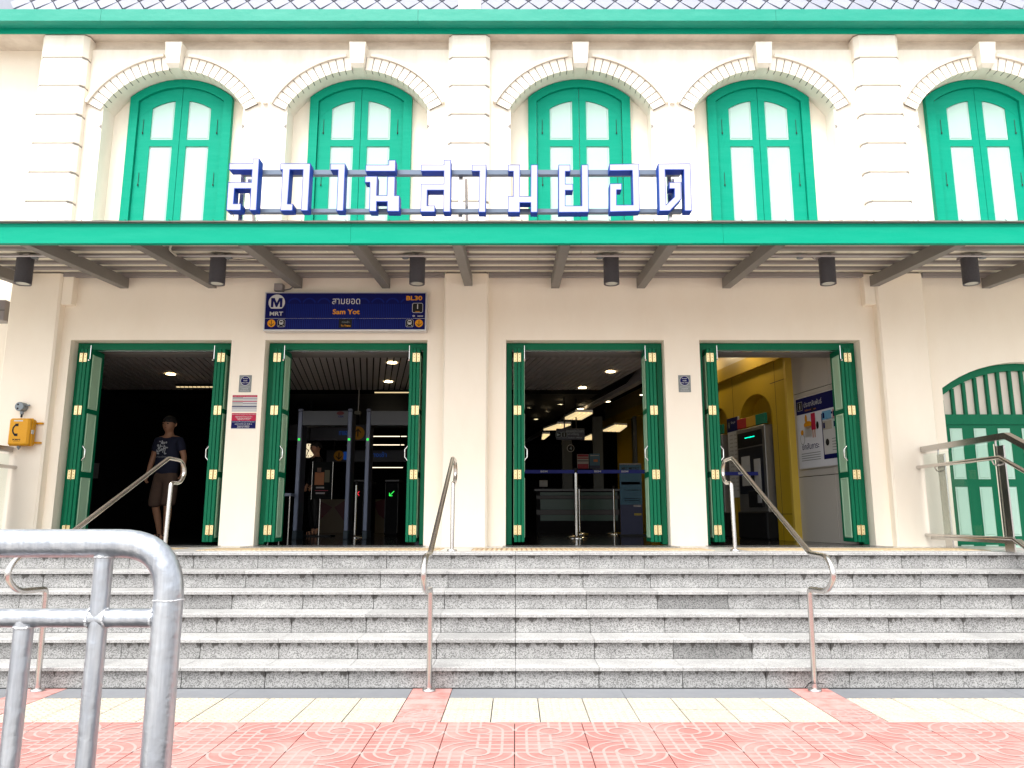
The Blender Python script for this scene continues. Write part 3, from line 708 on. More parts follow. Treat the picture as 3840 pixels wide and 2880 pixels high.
b = MB(); b.tube([(-3.18, 6.80, 3.90), (-3.36, 6.95, 3.89), (-3.40, 7.05, 3.84), (-3.50, 7.25, 3.87), (-3.55, 7.5, 3.90)], .011, mat('cream_conduit', (.55, .52, .45), .5), 8); b.build('flexible_conduit', cn)
b = MB(); b.tube([(-3.10, 7.68, 3.93), (-2.95, 7.66, 3.915), (-2.8, 7.66, 3.925), (-2.66, 7.66, 3.915)], .005, M_RUBBER, 6); b.build('lamp_cable', cn)
b = MB(); b.tube([(2.62, 7.64, 3.945), (2.75, 7.64, 3.93), (2.9, 7.64, 3.945), (3.05, 7.64, 3.935)], .005, M_RUBBER, 6); b.build('lamp_cable', cn)
def lamp_parts(x):
    zt = zr(7.7)+.127; z0 = 3.665
    t = empty('canopy_downlight', (x, 7.7, z0))
    b = MB(); b.cyl(x, 7.7, z0, 3.965, .083, M_LAMP, 28); b.cyl(x, 7.7, 3.93, 3.94, .085, M_LAMP, 28); b.build('housing', t)
    b = MB(); b.tube([(x, 7.7, z0-.012), (x, 7.7, z0+.002)], .083, M_LAMP, 28, caps=False)
    b.add([(x+.083*math.cos(i*.2244), 7.7+.083*math.sin(i*.2244), z0-.012) for i in range(28)]+[(x+.062*math.cos(i*.2244), 7.7+.062*math.sin(i*.2244), z0-.008) for i in range(28)], [[i, (i+1) % 28, 28+(i+1) % 28, 28+i] for i in range(28)], M_LAMP)
    b.build('trim_ring', t)
    b = MB(); b.cyl(x, 7.7, z0-.0075, z0-.004, .062, M_LENS, 24); b.build('lens', t)
    MB().box(x-.085, x+.085, 7.62, 7.78, 3.966, zt-.002, M_PURL).build('mounting_plate', t)
    return t
LL = [('charcoal cylinder downlight at the far left of the canopy, above the grey door control', -5.258), ('charcoal cylinder downlight above the leftmost open doorway', -3.187),
      ('charcoal cylinder downlight right above the blue and gold station name board', -1.051), ('charcoal cylinder downlight above the ticket counter doorway, third doorway from the left', 1.025),
      ('charcoal cylinder downlight beside the right pilaster, left of its rafter', 3.338), ('rightmost charcoal cylinder downlight, above the green arched side door', 4.866)]
for i, (lb, x) in enumerate(LL):
    t = lamp_parts(x); t['label'] = lb; t['category'] = 'downlight'; t['group'] = 'cylinder downlights under the canopy'
    sx = -1 if i in (2, 3, 4) else 1
    b = MB(); xx = x+sx*(.125 if i != 4 else .30)
    b.cyl(xx, 7.66, 3.925, 3.955, .035, M_JBOX, 14); b.cyl(xx, 7.66, 3.955, 3.968, .022, M_JBOX, 10)
    b.tube([(xx, 7.66, 3.94), (x+sx*.19, 7.66, 3.95), (x+sx*.14, 7.68, 3.925), (x+sx*.075, 7.69, 3.95)], .006, M_PURL, 6)
    b.build('junction_pot', t)

# ================================================================== STATION NAME LETTERS
YS = 6.95
sg_ = empty('station_name_sign', (-.55, YS, 4.1), 'large blue and pale lavender Thai station name letters on a frame above the canopy', 'sign')
A = lambda L: [onY(830+x/2.4578, 580+y/2.4578, YS) for x, y in L]
Bc = lambda L: [onY(1700+x/2.3532, 580+y/2.3532, YS) for x, y in L]
letters = [
 A([(72,78),(287,78),(287,34),(350,34),(322,512),(258,512),(270,312),(122,312),(112,450),(182,450),(178,512),(45,512),(62,253),(275,253),(282,138),(70,138)]),
 A([(543,79),(822,79),(797,515),(732,515),(752,138),(632,138),(610,452),(660,452),(656,515),(542,515),(562,138),(541,138)]),
 A([(1005,82),(1142,82),(1125,517),(1060,517),(1075,140),(1005,140)]),
 A([(1330,92),(1540,92),(1540,48),(1607,48),(1605,152),(1328,152)]),
 A([(1325,197),(1438,197),(1432,373),(1525,373),(1530,200),(1602,200),(1598,375),(1642,375),(1640,522),(1528,522),(1528,433),(1432,433),(1430,522),(1362,522),(1368,255),(1322,255)]),
 A([(1840,90),(2050,90),(2050,47),(2117,47),(2112,527),(2045,527),(2047,327),(1900,327),(1897,467),(1970,467),(1968,527),(1833,527),(1838,267),(2048,267),(2050,150),(1840,150)]),
 Bc([(163,87),(292,87),(285,507),(221,507),(230,145),(163,145)]),
 Bc([(483,87),(590,87),(587,365),(682,365),(684,87),(745,87),(743,508),(682,508),(682,423),(588,423),(588,508),(481,508),(482,365),(527,365),(528,147),(483,147)]),
 Bc([(928,88),(1033,88),(1033,147),(990,147),(990,257),(1057,257),(1057,315),(990,315),(990,449),(1133,449),(1130,88),(1191,86),(1195,507),(928,509)]),
 Bc([(1377,82),(1640,78),(1646,498),(1380,504),(1380,254),(1487,252),(1485,310),(1442,310),(1442,442),(1586,441),(1578,139),(1377,141)]),
 Bc([(1807,78),(2094,75),(2107,495),(2040,495),(2033,132),(1870,132),(1880,437),(1950,372),(1950,300),(1905,300),(1905,243),(2011,242),(2013,390),(1912,495),(1818,497)]),
]
for L in letters:
    me = bpy.data.meshes.new('letter'); bm = bmesh.new()
    cx = sum(p[0] for p in L)/len(L); cz = min(p[1] for p in L)
    fr = [bm.verts.new((x-cx, 0, z-cz)) for x, z in L]; bk = [bm.verts.new((x-cx, .115, z-cz)) for x, z in L]
    n = len(L)
    for i in range(n): bm.faces.new((fr[i], fr[(i+1) % n], bk[(i+1) % n], bk[i])).material_index = 0
    bm.faces.new(bk).material_index = 0
    ff = bm.faces.new(fr); ff.material_index = 0
    bmesh.ops.recalc_face_normals(bm, faces=bm.faces)
    r = bmesh.ops.inset_region(bm, faces=[ff], thickness=.0055, depth=0, use_even_offset=True)
    ff.material_index = 1
    for vv in ff.verts: vv.co.y += .0015
    bm.to_mesh(me); bm.free(); me.materials.append(M_BLUE); me.materials.append(M_LAV)
    place('letter', me, (cx, YS, cz), sg_)
za0, za1 = onY(1933, 580+480/2.3532+2, YS+.14)[1], onY(1933, 580+512/2.3532+2, YS+.14)[1]
zb0, zb1 = onY(1933, 580+140/2.3532+1, YS+.14)[1], onY(1933, 580+180/2.3532+1, YS+.14)[1]
for z1, z0 in ((za0, za1), (zb0, zb1)):
    MB().box(-2.76, 1.66, YS+.118, YS+.178, z0, z1, M_RAILB).build('rail', sg_)
for px in (905, 1727, 2512):
    x = onY(px, 790, YS+.2)[0]
    b = MB(); b.box(x-.02, x+.02, YS+.18, YS+.22, 3.9, zb0-.01, M_STEEL); b.build('post', sg_)
    b = MB(); x2 = x+.05
    b.prismX([(YS+.22, zb1), (YS+.25, zb1), (YS+.62, 3.95), (YS+.58, 3.95)], x2-.015, x2+.015, M_STEEL); b.build('brace', sg_)
MB().tube([onY(p[0], p[1], YS+.03)[:1]+(YS+.03,)+onY(p[0], p[1], YS+.03)[1:] for p in ((860, 792), (872, 800), (877, 812), (878, 818))], .004, M_RUBBER, 5).build('cable', sg_)

# ================================================================== NAME BOARD
x0, zt = -2.936, 3.806; x1, zb = -1.038, 3.334; yb = 8.48
nb = empty('station_name_board', ((x0+x1)/2, yb, zb), 'navy station name board with Sam Yot in amber lettering over the second doorway', 'sign')
MB().box(x0, x1, yb, W-.001, zb, zt, M_ALU, .006).build('casing', nb)
fx0, fx1, fz0, fz1 = x0+.017, x1-.015, zb+.017, zt-.018
MB().box(fx0, fx1, yb-.004, yb-.0005, fz0, fz1, M_NAVY).build('face', nb)
G = lambda x, y: onY(980+x/3.456, 1080+y/3.456, yb-.005)
sc = (fx1-fx0)/(2125-60)      # metres per crop pixel
p = MB(); Y1, Y2 = yb-.0048, yb-.0056
for i in range(10):           # pale row of arched gates printed across the board
    cx, _ = G(430+i*190-(60 if i > 4 else 0), 200); zt_ = G(1000, 150)[1]; zm = G(1000, 205)[1]; z0 = G(1000, 530)[1]
    if cx > fx1-.08: continue
    p.disc(cx, zm-.01, .083, Y1, M_NAVYL, 14, 20, 160, r0=.066)
    for k in range(-3, 4): p.add([(cx+k*.022-.006, Y1, z0), (cx+k*.022+.006, Y1, z0), (cx+k*.022+.006, Y1, zm), (cx+k*.022-.006, Y1, zm)], [(0, 1, 2, 3)], M_NAVYL)
    p.add([(cx-.09, Y1, z0), (cx-.082, Y1, z0), (cx-.082, Y1, zm), (cx-.09, Y1, zm)], [(0, 1, 2, 3)], M_NAVYL)
p.build('gate_pattern', nb)
p = MB(); cx, cz = G(200, 187)
p.disc(cx, cz, .096, Y2, M_WHITE, 36, cut=-.075)
mpts = [(-.062,-.052),(-.062,.048),(-.024,.048),(0,-.004),(.024,.048),(.062,.048),(.062,-.052),(.034,-.052),(.034,.012),(.008,-.050),(-.008,-.050),(-.034,.012),(-.034,-.052)]
p.add([(cx+x*1.08, Y2-.0006, cz+z*1.12) for x, z in mpts], [list(range(len(mpts)))], M_NAVY)
p.text('MRT', G(195, 333)[0], G(195, 333)[1], .048, Y2, M_WHITE, .155, .02)
p.build('logo', nb)
p = MB()
p.text('สามยอด', G(1100, 172)[0], G(1100, 172)[1], .070, Y2, M_WHITE, .325)
p.text('Sam Yot', G(1100, 308)[0], G(1100, 308)[1], .060, Y2, M_AMBER, .315, .022)
p.text('BL30', G(1982, 131)[0], G(1982, 131)[1], .054, Y2, M_AMBER, .185, .022)
zl = G(1000, 394)[1]; p.add([(fx0, Y1, zl-.0016), (fx1, Y1, zl-.0016), (fx1, Y1, zl+.0016), (fx0, Y1, zl+.0016)], [(0, 1, 2, 3)], M_WHITE)
def rsq(p, cx, cz, w_, h_, y, m, c=.008):
    a, b2 = w_/2, h_/2; L = [(-a+c, -b2), (a-c, -b2), (a, -b2+c), (a, b2-c), (a-c, b2), (-a+c, b2), (-a, b2-c), (-a, -b2+c)]
    p.add([(cx+x, y, cz+z) for x, z in L], [list(range(8))], m)
cx, cz = G(2025, 258); rsq(p, cx, cz, .125, .118, Y2, M_WHITE, .014); rsq(p, cx, cz, .116, .109, Y2-.0005, M_BLK, .011)
p.text('1', cx, cz+.016, .055, Y2-.001, M_WHITE, None, .02); p.add([(cx-.026, Y2-.001, cz-.047), (cx+.026, Y2-.001, cz-.047), (cx+.026, Y2-.001, cz-.041), (cx-.026, Y2-.001, cz-.041)], [(0, 1, 2, 3)], M_AMBER)
p.text('BEM', G(2060, 364)[0], G(2060, 364)[1], .014, Y2, M_WHITE, .062, .02)
cx, cz = G(1975, 362); p.add([(cx-.018, Y2, cz), (cx, Y2, cz-.012), (cx+.018, Y2, cz), (cx, Y2, cz+.012)], [(0, 1, 2, 3)], M_WHITE); p.add([(cx-.008, Y2-.0005, cz), (cx, Y2-.0005, cz-.006), (cx+.008, Y2-.0005, cz), (cx, Y2-.0005, cz+.006)], [(0, 1, 2, 3)], M_NAVY)
rsq(p, *G(1090, 460), .152, .105, Y2, M_BLK, .004)
p.text('ทางเข้า', G(1092, 440)[0], G(1092, 440)[1], .026, Y2-.0006, M_GREYP, .085); p.text('To Trains', G(1092, 488)[0], G(1092, 488)[1], .019, Y2-.0006, M_AMBER, .112, .02)
for cxp, rx in ((130, 258), (2043, 1921)):
    cx, cz = G(cxp, 457); p.disc(cx, cz, .046, Y2, M_AMBER, 24)
    p.add([(cx-.004, Y2-.0006, cz-.024), (cx+.004, Y2-.0006, cz-.024), (cx+.004, Y2-.0006, cz+.034), (cx-.004, Y2-.0006, cz+.034)], [(0, 1, 2, 3)], M_BLK)
    for s2 in (-1, 1): p.add([(cx, Y2-.0006, cz-.036), (cx, Y2-.0006, cz-.026), (cx+s2*.026, Y2-.0006, cz), (cx+s2*.032, Y2-.0006, cz-.004)], [(0, 1, 2, 3)], M_BLK)
    cx, cz = G(rx, 457); rsq(p, cx, cz, .090, .090, Y2, M_WHITE, .012); rsq(p, cx, cz, .085, .085, Y2-.0005, M_BLK, .011)
    rsq(p, cx, cz+.01, .046, .052, Y2-.001, M_WHITE, .01); rsq(p, cx, cz+.017, .034, .018, Y2-.0015, M_BLK, .003)
    for s2 in (-1, 1): p.disc(cx+s2*.012, cz-.006, .004, Y2-.0015, M_BLK, 8); p.add([(cx+s2*.018, Y2-.001, cz-.02), (cx+s2*.022, Y2-.001, cz-.02), (cx+s2*.034, Y2-.001, cz-.038), (cx+s2*.028, Y2-.001, cz-.038)], [(0, 1, 2, 3)], M_WHITE)
p.build('lettering', nb)
x, z = onY(1047, 1080, W-.05)
b = MB(); b.box(x-.05, x+.05, W-.09, W-.001, 3.83, 3.92, M_PURL, .004); b.tube([(x+.05, W-.04, 3.85), (x+.12, W-.02, 3.87), (x+.19, W-.02, 3.93)], .008, M_PURL, 6)
o = b.build('junction_box'); o['label'] = 'small grey junction box on the wall above the left end of the name board'; o['category'] = 'junction box'

# ================================================================== WALL NOTICES
def escape(cxp, cyp, label):
    x, z = onY(cxp, cyp, W)
    t = empty('escape_route_sign', (x, W-.006, z-.105), label, 'sign', 'escape route signs on the door piers')
    MB().box(x-.071, x+.071, W-.006, W-.001, z-.10, z+.10, M_GREYP).build('plate', t)
    p = MB(); y = W-.0068; p.disc(x, z+.034, .057, y, M_WHITE, 28); p.disc(x, z+.034, .052, y-.0005, M_NAVY, 28)
    for s_, dz, w_ in (('Escape', .060, .060), ('route', .036, .045), ('keep clear', .010, .086)): p.text(s_, x, z+dz, .015, y-.001, M_WHITE, w_, .02)
    p.add([(x-.058, y, z-.040), (x+.058, y, z-.040), (x+.058, y, z-.037), (x-.058, y, z-.037)], [(0, 1, 2, 3)], M_WHITE)
    p.text('ทางหนีไฟ', x, z-.058, .018, y, M_WHITE, .075); p.text('ห้ามกีดขวาง', x, z-.082, .018, y, M_WHITE, .1)
    p.build('lettering', t)
escape(920, 1439, 'grey escape route sign with a navy disc on the pier between the two left doorways')
escape(2567, 1439, 'grey escape route sign with a navy disc on the pier between the two right doorways')
xa, za = onY(873, 1482, W); xb, zb_ = onY(962, 1544, W)
def rect(p, x0, x1, z0, z1, y, m): p.add([(x0, y, z0), (x1, y, z0), (x1, y, z1), (x0, y, z1)], [(0, 1, 2, 3)], m)
t = empty('timetable_notice', ((xa+xb)/2, W-.003, zb_), 'white printed timetable notice with crimson bars, upper of two sheets on the left pier', 'notice')
MB().box(xa, xb, W-.003, W-.0008, zb_, za, M_WHITE).build('sheet', t)
p = MB(); y = W-.0036; H = za-zb_; Wd = xb-xa
for f0, f1, m in ((.88, 1, M_CRIM), (.60, .65, M_CRIM), (.29, .35, M_NAVY), (.21, .235, M_NAVY)): rect(p, xa, xb, zb_+H*f0, zb_+H*f1, y, m)
for f0, f1, m in ((.79, .86, M_GREYP), (.68, .73, M_YEL), (.50, .56, M_GREYP), (.38, .43, M_YEL)): rect(p, xa+.002, xa+Wd*.43, zb_+H*f0, zb_+H*f1, y, m)
for f in (.765, .475): rect(p, xa+Wd*.43, xb, zb_+H*f, zb_+H*(f+.025), y, M_NAVY)
for f in (.94,): p.text('Last trains to destinations', (xa+xb)/2, zb_+H*f, .014, y-.0004, M_PINK, Wd*.9)
for f in (.82, .70, .53, .40, .10): p.text('- - -  : :  - - -  : :', xa+Wd*.7, zb_+H*f, .008, y, M_GREYP, Wd*.45)
p.build('print', t)
xa, za = onY(870, 1549, W); xb, zb_ = onY(958, 1607, W); H = za-zb_; Wd = xb-xa
t = empty('last_train_notice', ((xa+xb)/2, W-.003, zb_), 'crimson and navy last train notice, lower of two sheets on the left pier', 'notice')
MB().box(xa, xb, W-.003, W-.0008, zb_-.006, za, M_WHITE).build('sheet', t)
p = MB(); rect(p, xa, xb, zb_+H*.5, za, y, M_CRIM); rect(p, xa, xb, zb_+.002, zb_+H*.5, y, M_NAVY)
for s_, f, w_ in (('ขบวนสุดท้ายปลายทางบางซื่อ', .92, .95), ('ออกจากสถานี เวลา 21.12 น.', .78, .7), ('The last train to destination', .67, .6), ('departs at 9.12 pm.', .57, .5),
                  ('ขบวนสุดท้ายปลายทางหลักสอง', .43, .92), ('ออกจากสถานี เวลา 23.56 น.', .30, .7), ('The last train to destination', .17, .5), ('departs at 11.56 pm.', .08, .5)):
    p.text(s_, (xa+xb)/2, zb_+H*f, .017, y-.0004, M_WHITE, Wd*w_, .01)
p.build('print', t)

# ================================================================== EMERGENCY PHONE
xc, yw = -5.53, 8.48
zb_, zt = 1.99, 2.29
t = empty('wall_telephone', (xc, yw, zb_), 'yellow wall telephone box with a black handset symbol on the left pilaster', 'telephone')
b = MB(); b.box(xc-.115, xc+.115, yw-.17, yw-.03, zb_, zt, M_PHONE, .018); b.box(xc-.122, xc+.122, yw-.118, yw-.108, zb_-.006, zt+.006, M_PHONE, .004); b.build('housing', t)
b = MB(); b.box(xc-.15, xc+.17, yw-.03, yw-.001, zb_+.03, zb_+.05, M_PHONE); b.build('bracket', t); b = MB(); b.box(xc-.15, xc+.17, yw-.03, yw-.001, zt-.05, zt-.03, M_PHONE); b.build('bracket', t)
b = MB(); b.box(xc+.116, xc+.128, yw-.13, yw-.09, zb_+.13, zb_+.175, M_WHITE, .003); b.build('latch', t)
p = MB(); y = yw-.1708; hx, hz = xc-.015, zb_+.17
p.disc(hx+.02, hz, .075, y, M_BLK, 12, 125, 235, r0=.058)
p.add([(hx-.028, y, hz+.068), (hx+.012, y, hz+.072), (hx+.012, y, hz+.040), (hx-.018, y, hz+.04)], [(0, 1, 2, 3)], M_BLK)
p.add([(hx-.028, y, hz-.068), (hx+.012, y, hz-.072), (hx+.012, y, hz-.040), (hx-.018, y, hz-.04)], [(0, 1, 2, 3)], M_BLK)
p.text('K&N', xc-.01, zb_+.062, .018, y, M_BLK, .085, .04); rect(p, xc-.045, xc+.03, zb_+.042, zb_+.045, y, M_BLK); rect(p, xc-.06, xc+.04, zt-.035, zt-.02, y, M_WHITE)
p.build('symbol', t)
b = MB(); b.cyl(xc-.02, yw-.10, zb_-.02, zb_, .02, M_JBOX, 12); b.tube([(xc-.02, yw-.1, zb_-.02), (xc-.02, yw-.1, zb_-.045)], [.018, .004], M_JBOX, 10); b.build('cable_gland', t)
x, z = onY(77, 1525, 8.42)
t = empty('conduit_box', (x, 8.42, z-.07), 'round grey conduit box mounted above the yellow wall telephone', 'junction box')
b = MB(); b.tube([(x, 8.478, z), (x, 8.40, z)], .052, M_JBOX, 22); b.tube([(x, 8.40, z), (x, 8.392, z)], [.052, .046], M_JBOX, 22)
b.tube([(x+.045, 8.44, z+.012), (x+.085, 8.45, z+.02)], .010, M_JBOX, 8); b.build('body', t)
b = MB(); b.tube([(x+.01, 8.44, z-.05), (x+.01, 8.44, z-.085)], .019, M_JBOX, 12); b.tube([(x+.01, 8.44, z-.085), (x+.01, 8.44, z-.12)], .011, M_BLK, 8); b.tube([(x+.01, 8.44, z-.12), (x+.01, 8.43, zt)], .004, M_PHONE, 6); b.build('gland', t)
b = MB(); b.disc(x-.012, z+.022, .012, 8.3915, M_BLK, 8); b.disc(x-.012, z-.024, .012, 8.3915, M_BLK, 8); b.build('cover_screw', t)
# grey speaker at the far left
xa, za = onY(-14, 1128, 8.6); xb, zb_ = onY(24, 1205, 8.6)
b = MB(); b.box(xa-.1, xb, 8.55, 8.72, zb_, za, M_PURL, .01); b.box(xa-.1, xb-.004, 8.545, 8.55, (za+zb_)/2-.006, (za+zb_)/2, M_JOINT)
o = b.build('wall_speaker'); o['label'] = 'grey box fixed to the wall at the far left edge, half out of view'; o['category'] = 'wall box'

# ================================================================== HANDRAILS
def bez(p, r, n=5):
    """polyline with rounded corners of radius r"""
    P = [Vector(q) for q in p]; out = [P[0]]
    for i in range(1, len(P)-1):
        a, b2, c = P[i-1], P[i], P[i+1]; rr = min(r[i] if isinstance(r, list) else r, (a-b2).length*.49, (c-b2).length*.49)
        s0 = b2+(a-b2).normalized()*rr; s1 = b2+(c-b2).normalized()*rr
        for k in range(n+1):
            t_ = k/n; out.append(s0*(1-t_)**2+b2*2*t_*(1-t_)+s1*t_**2)
    out.append(P[-1]); res = [out[0]]
    for q in out[1:]:
        if (q-res[-1]).length > 1e-4: res.append(q)
    return res
HL = ['leftmost stainless handrail, seen behind the galvanised barrier', 'middle stainless handrail standing between the second and third doorways', 'stainless handrail in front of the rightmost open doorway', 'stainless handrail at the right end of the stairs, outside the picture']
for i, X in enumerate(posts[:3]):
    t = empty('handrail', (X, 6.4, 0), HL[i], 'handrail', 'stainless handrails on the stairs')
    r = .0195
    pts = [(X, 5.585, 0), (X, 5.56, .70), (X, 5.235, .712), (X, 5.10, .83), (X, 5.20, .945), (X, 5.50, .952), (X, 7.31, 1.770), (X, 7.60, 1.765), (X, 7.70, 1.655), (X, 7.60, 1.54), (X, 7.40, 1.535), (X, 7.372, LZ)]
    rad = [0, .035, .12, .10, .10, .02, .03, .09, .09, .09, .035, 0]
    b = MB(); b.tube(bez(pts, rad, 6), r, M_STEEL, 16); b.build('rail', t)
    for y, z in ((5.585, 0), (7.372, LZ)):
        MB().tube([(X, y, z+.0005), (X, y, z+.016), (X, y, z+.018)], [.046, .046, .042], M_STEEL, 20).build('base_cap', t)
# torn tie on the right handrail foot
b = MB(); b.tube([(2.055, 5.56, .055), (2.08, 5.55, .062), (2.10, 5.562, .058), (2.135, 5.575, .056), (2.17, 5.56, .053)], .003, M_BLK, 5); b.tube([(2.03, 5.55, .03), (2.06, 5.55, .06), (2.085, 5.555, .072)], .003, M_BLK, 5)
o = b.build('cable_tie'); o['label'] = 'black plastic tie left around the foot of the right handrail'; o['category'] = 'cable tie'

# ================================================================== GLASS BALUSTRADES
def balustrade(X, label, mirror=1):
    t = empty('glass_balustrade', (X, 7.7, LZ), label, 'balustrade', 'glass balustrades at the stair ends')
    y0, y1 = 7.0, 8.47
    down = [(X+mirror*.02, 5.6, 1.28)]
    zt = 1.955
    def bar(pts, w2, h2, m, nm):
        b = MB()
        for (p, q) in zip(pts, pts[1:]):
            p, q = Vector(p), Vector(q)
            v = []
            for e in (p, q):
                v += [e+Vector((sx*w2, 0, sz*h2)) for sx, sz in ((-1, -1), (1, -1), (1, 1), (-1, 1))]
            b.add(v, [(0, 1, 5, 4), (1, 2, 6, 5), (2, 3, 7, 6), (3, 0, 4, 7), (0, 1, 2, 3), (4, 5, 6, 7)], m)
        return b.build(nm, t)
    bar([(X, y1, zt), (X, y0, zt), (X, 5.45, 1.22)], .032, .03, M_STEELD, 'top_rail')
    b = MB(); b.tube([(X-mirror*.075, y1+.06, 1.755), (X-mirror*.075, y0+.02, 1.755), (X-mirror*.075, 5.4, 1.0)], .02, M_STEEL, 14); b.build('handrail_tube', t)
    bar([(X, y1-.03, .985), (X, y0, .985), (X, 5.45, .25)], .022, .022, M_STEELD, 'bottom_rail')
    b = MB(); b.tube([(X-mirror*.05, y1+.02, 1.01), (X-mirror*.05, y0, 1.01), (X-mirror*.05, 5.5, .27)], .017, M_STEEL, 12); b.build('foot_rail', t)
    for y in (8.12, 7.13):
        MB().box(X-.007, X+.007, y-.07, y+.07, LZ, zt-.08, M_STEELD, .002).build('post', t)
        b = MB(); b.tube([(X, y+.05, zt-.08), (X, y+.05, zt-.03)], .010, M_STEELD, 8); b.build('rail_pin', t)
        b = MB(); b.tube([(X-mirror*.012, y+.05, 1.69), (X-mirror*.05, y+.03, 1.70), (X-mirror*.072, y+.02, 1.74)], .007, M_STEEL, 8); b.build('tube_bracket', t)
    MB().box(X-.005-mirror*.02, X+.005-mirror*.02, y0+.18, y1-.04, 1.005, zt-.06, M_GLASS).build('glass_panel', t)
balustrade(4.60, 'glass and steel balustrade in front of the green arched side door', 1)
balustrade(-5.70, 'glass and steel balustrade at the far left below the yellow telephone', -1)

# ================================================================== GALVANISED BARRIER
YB = 1.66
bt = empty('pipe_barrier', (-1.9, YB, 0), 'worn galvanised pipe barrier in the left foreground', 'barrier')
zt, xe, xw = 1.158, -.742, -3.3
r1, r2 = .0300, .0195
b = MB(); b.tube(bez([(xe, YB, -.0), (xe, YB, .6), (xe, YB, zt), (-1.6, YB, zt), (xw, YB, zt), (xw, YB, .6), (xw, YB, 0)], [0, 0, .115, 0, .115, 0, 0], 12), r1, M_GALV, 32); b.build('frame_pipe', bt)
zm = 1.0025
b = MB(); b.tube([(xe-.012, YB, zm), (xw+.012, YB, zm)], r2, M_GALV, 20); b.build('mid_rail', bt)
b = MB(); b.tube([(xe-.012, YB, .16), (xw+.012, YB, .16)], r2, M_GALV, 20); b.build('bottom_rail', bt)
x = -.8875; k = 0
while x > xw+.1:
    top = zt-.012 if k % 2 == 0 else zm-.006
    b = MB(); b.tube([(x, YB, .162), (x, YB, top)], r2*.98, M_GALV, 20); b.build('upright', bt)
    def bead(x, z, rr, ax):
        b = MB(); n = 26; ring = []
        for q in range(n+1):
            a = 6.2832*q/n; j = random.uniform(-.0012, .0012)
            ring.append((x+rr*math.cos(a), YB+rr*math.sin(a), z+j) if ax == 'z' else (x+j, YB+rr*math.cos(a), z+rr*math.sin(a)))
        b.tube(ring, [.0028+random.uniform(-.0008, .0012) for _ in ring], M_WELD, 6); b.build('weld', bt)
    if k % 2 == 0:
        bead(x, zt-.0285, .0185, 'z'); bead(x-.0175, zm, .0195, 'x'); bead(x+.0175, zm, .0195, 'x')
    else: bead(x, zm-.019, .0185, 'z')
    x -= .157; k += 1
bead(xe-.0285, zm, .0195, 'x')
b = MB(); b.tube([(xe+.0305*math.cos(q*.25), YB+.0305*math.sin(q*.25), zt-.118+random.uniform(-.0007, .0007)) for q in range(26)], .0016, M_WELD, 5); b.build('weld', bt)
for x in (xe, xw): MB().box(x-.07, x+.07, YB-.07, YB+.07, .0, .008, M_GALV).build('base_plate', bt)
#@@INTERIOR
# ================================================================== CONCOURSE BEHIND THE DOORS
YI = W+WD
P0 = Vector((3.83, 10.3)); DV = Vector((-.168, .986)).normalized(); NV = Vector((-DV.y, DV.x)) if False else Vector((-DV.y, DV.x))
if NV.x > 0: NV = -NV
WALLROT = math.atan2(DV.y, DV.x)
def onwall(px, py, off=0):
    """photo pixel -> (distance along the angled side wall, height)"""
    a, b_, c = ray(px, py); o = P0+NV*off
    k = (o.dot(NV))/(a*NV.x+b_*NV.y); p_ = Vector((a*k, b_*k)); return (p_-o).dot(DV), EYE+c*k
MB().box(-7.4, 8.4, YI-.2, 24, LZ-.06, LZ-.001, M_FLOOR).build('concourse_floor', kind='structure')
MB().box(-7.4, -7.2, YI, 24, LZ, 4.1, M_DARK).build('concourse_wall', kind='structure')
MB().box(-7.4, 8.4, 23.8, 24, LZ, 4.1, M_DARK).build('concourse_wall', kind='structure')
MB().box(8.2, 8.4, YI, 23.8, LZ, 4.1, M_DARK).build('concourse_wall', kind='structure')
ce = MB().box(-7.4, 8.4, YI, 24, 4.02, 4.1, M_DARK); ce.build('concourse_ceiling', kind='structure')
cs = MB(); CD = Vector((-.19, .982)); CN = Vector((.982, .19))
org = Vector((0, YI+.02)); LEN = 4.05
for i in range(-92, 24):
    o = org+Vector((i*.0955, 0)); e = .076
    a, b_ = o, o+CD*(LEN/CD.y)
    cs.add([(a.x, a.y, 3.40), (a.x+e, a.y, 3.40), (b_.x+e, b_.y, 3.40), (b_.x, b_.y, 3.40), (a.x, a.y, 3.415), (a.x+e, a.y, 3.415), (b_.x+e, b_.y, 3.415), (b_.x, b_.y, 3.415)], [(0, 1, 2, 3), (0, 3, 7, 4), (1, 2, 6, 5)], M_CEIL)
for j in range(62):
    y = YI+LEN+.10+j*.16
    if y > 23.6: break
    cs.add([(-7.1, y, 3.34), (1.45-j*.028, y, 3.34), (1.45-j*.028, y+.13, 3.34), (-7.1, y+.13, 3.34)], [(0, 1, 2, 3)], mat('dark_ceiling_slat', (.03, .03, .032), .5))
cs.build('ceiling_strips', kind='stuff')
MB().box(-7.2, 1.9, YI, 23.8, 3.46, 3.48, M_DARK).build('ceiling_void_board', kind='structure')
e0, e1 = P0+NV*1.5+DV*(-1.3), P0+NV*1.5+DV*13
b = MB(); b.add([(e0.x, e0.y, 3.32), (e1.x, e1.y, 3.32), (e1.x, e1.y, 4.0), (e0.x, e0.y, 4.0), (e0.x-.12, e0.y, 3.32), (e1.x-.12, e1.y, 3.32)], [(0, 1, 2, 3), (0, 1, 5, 4)], M_CEIL); b.build('ceiling_bulkhead', kind='structure')

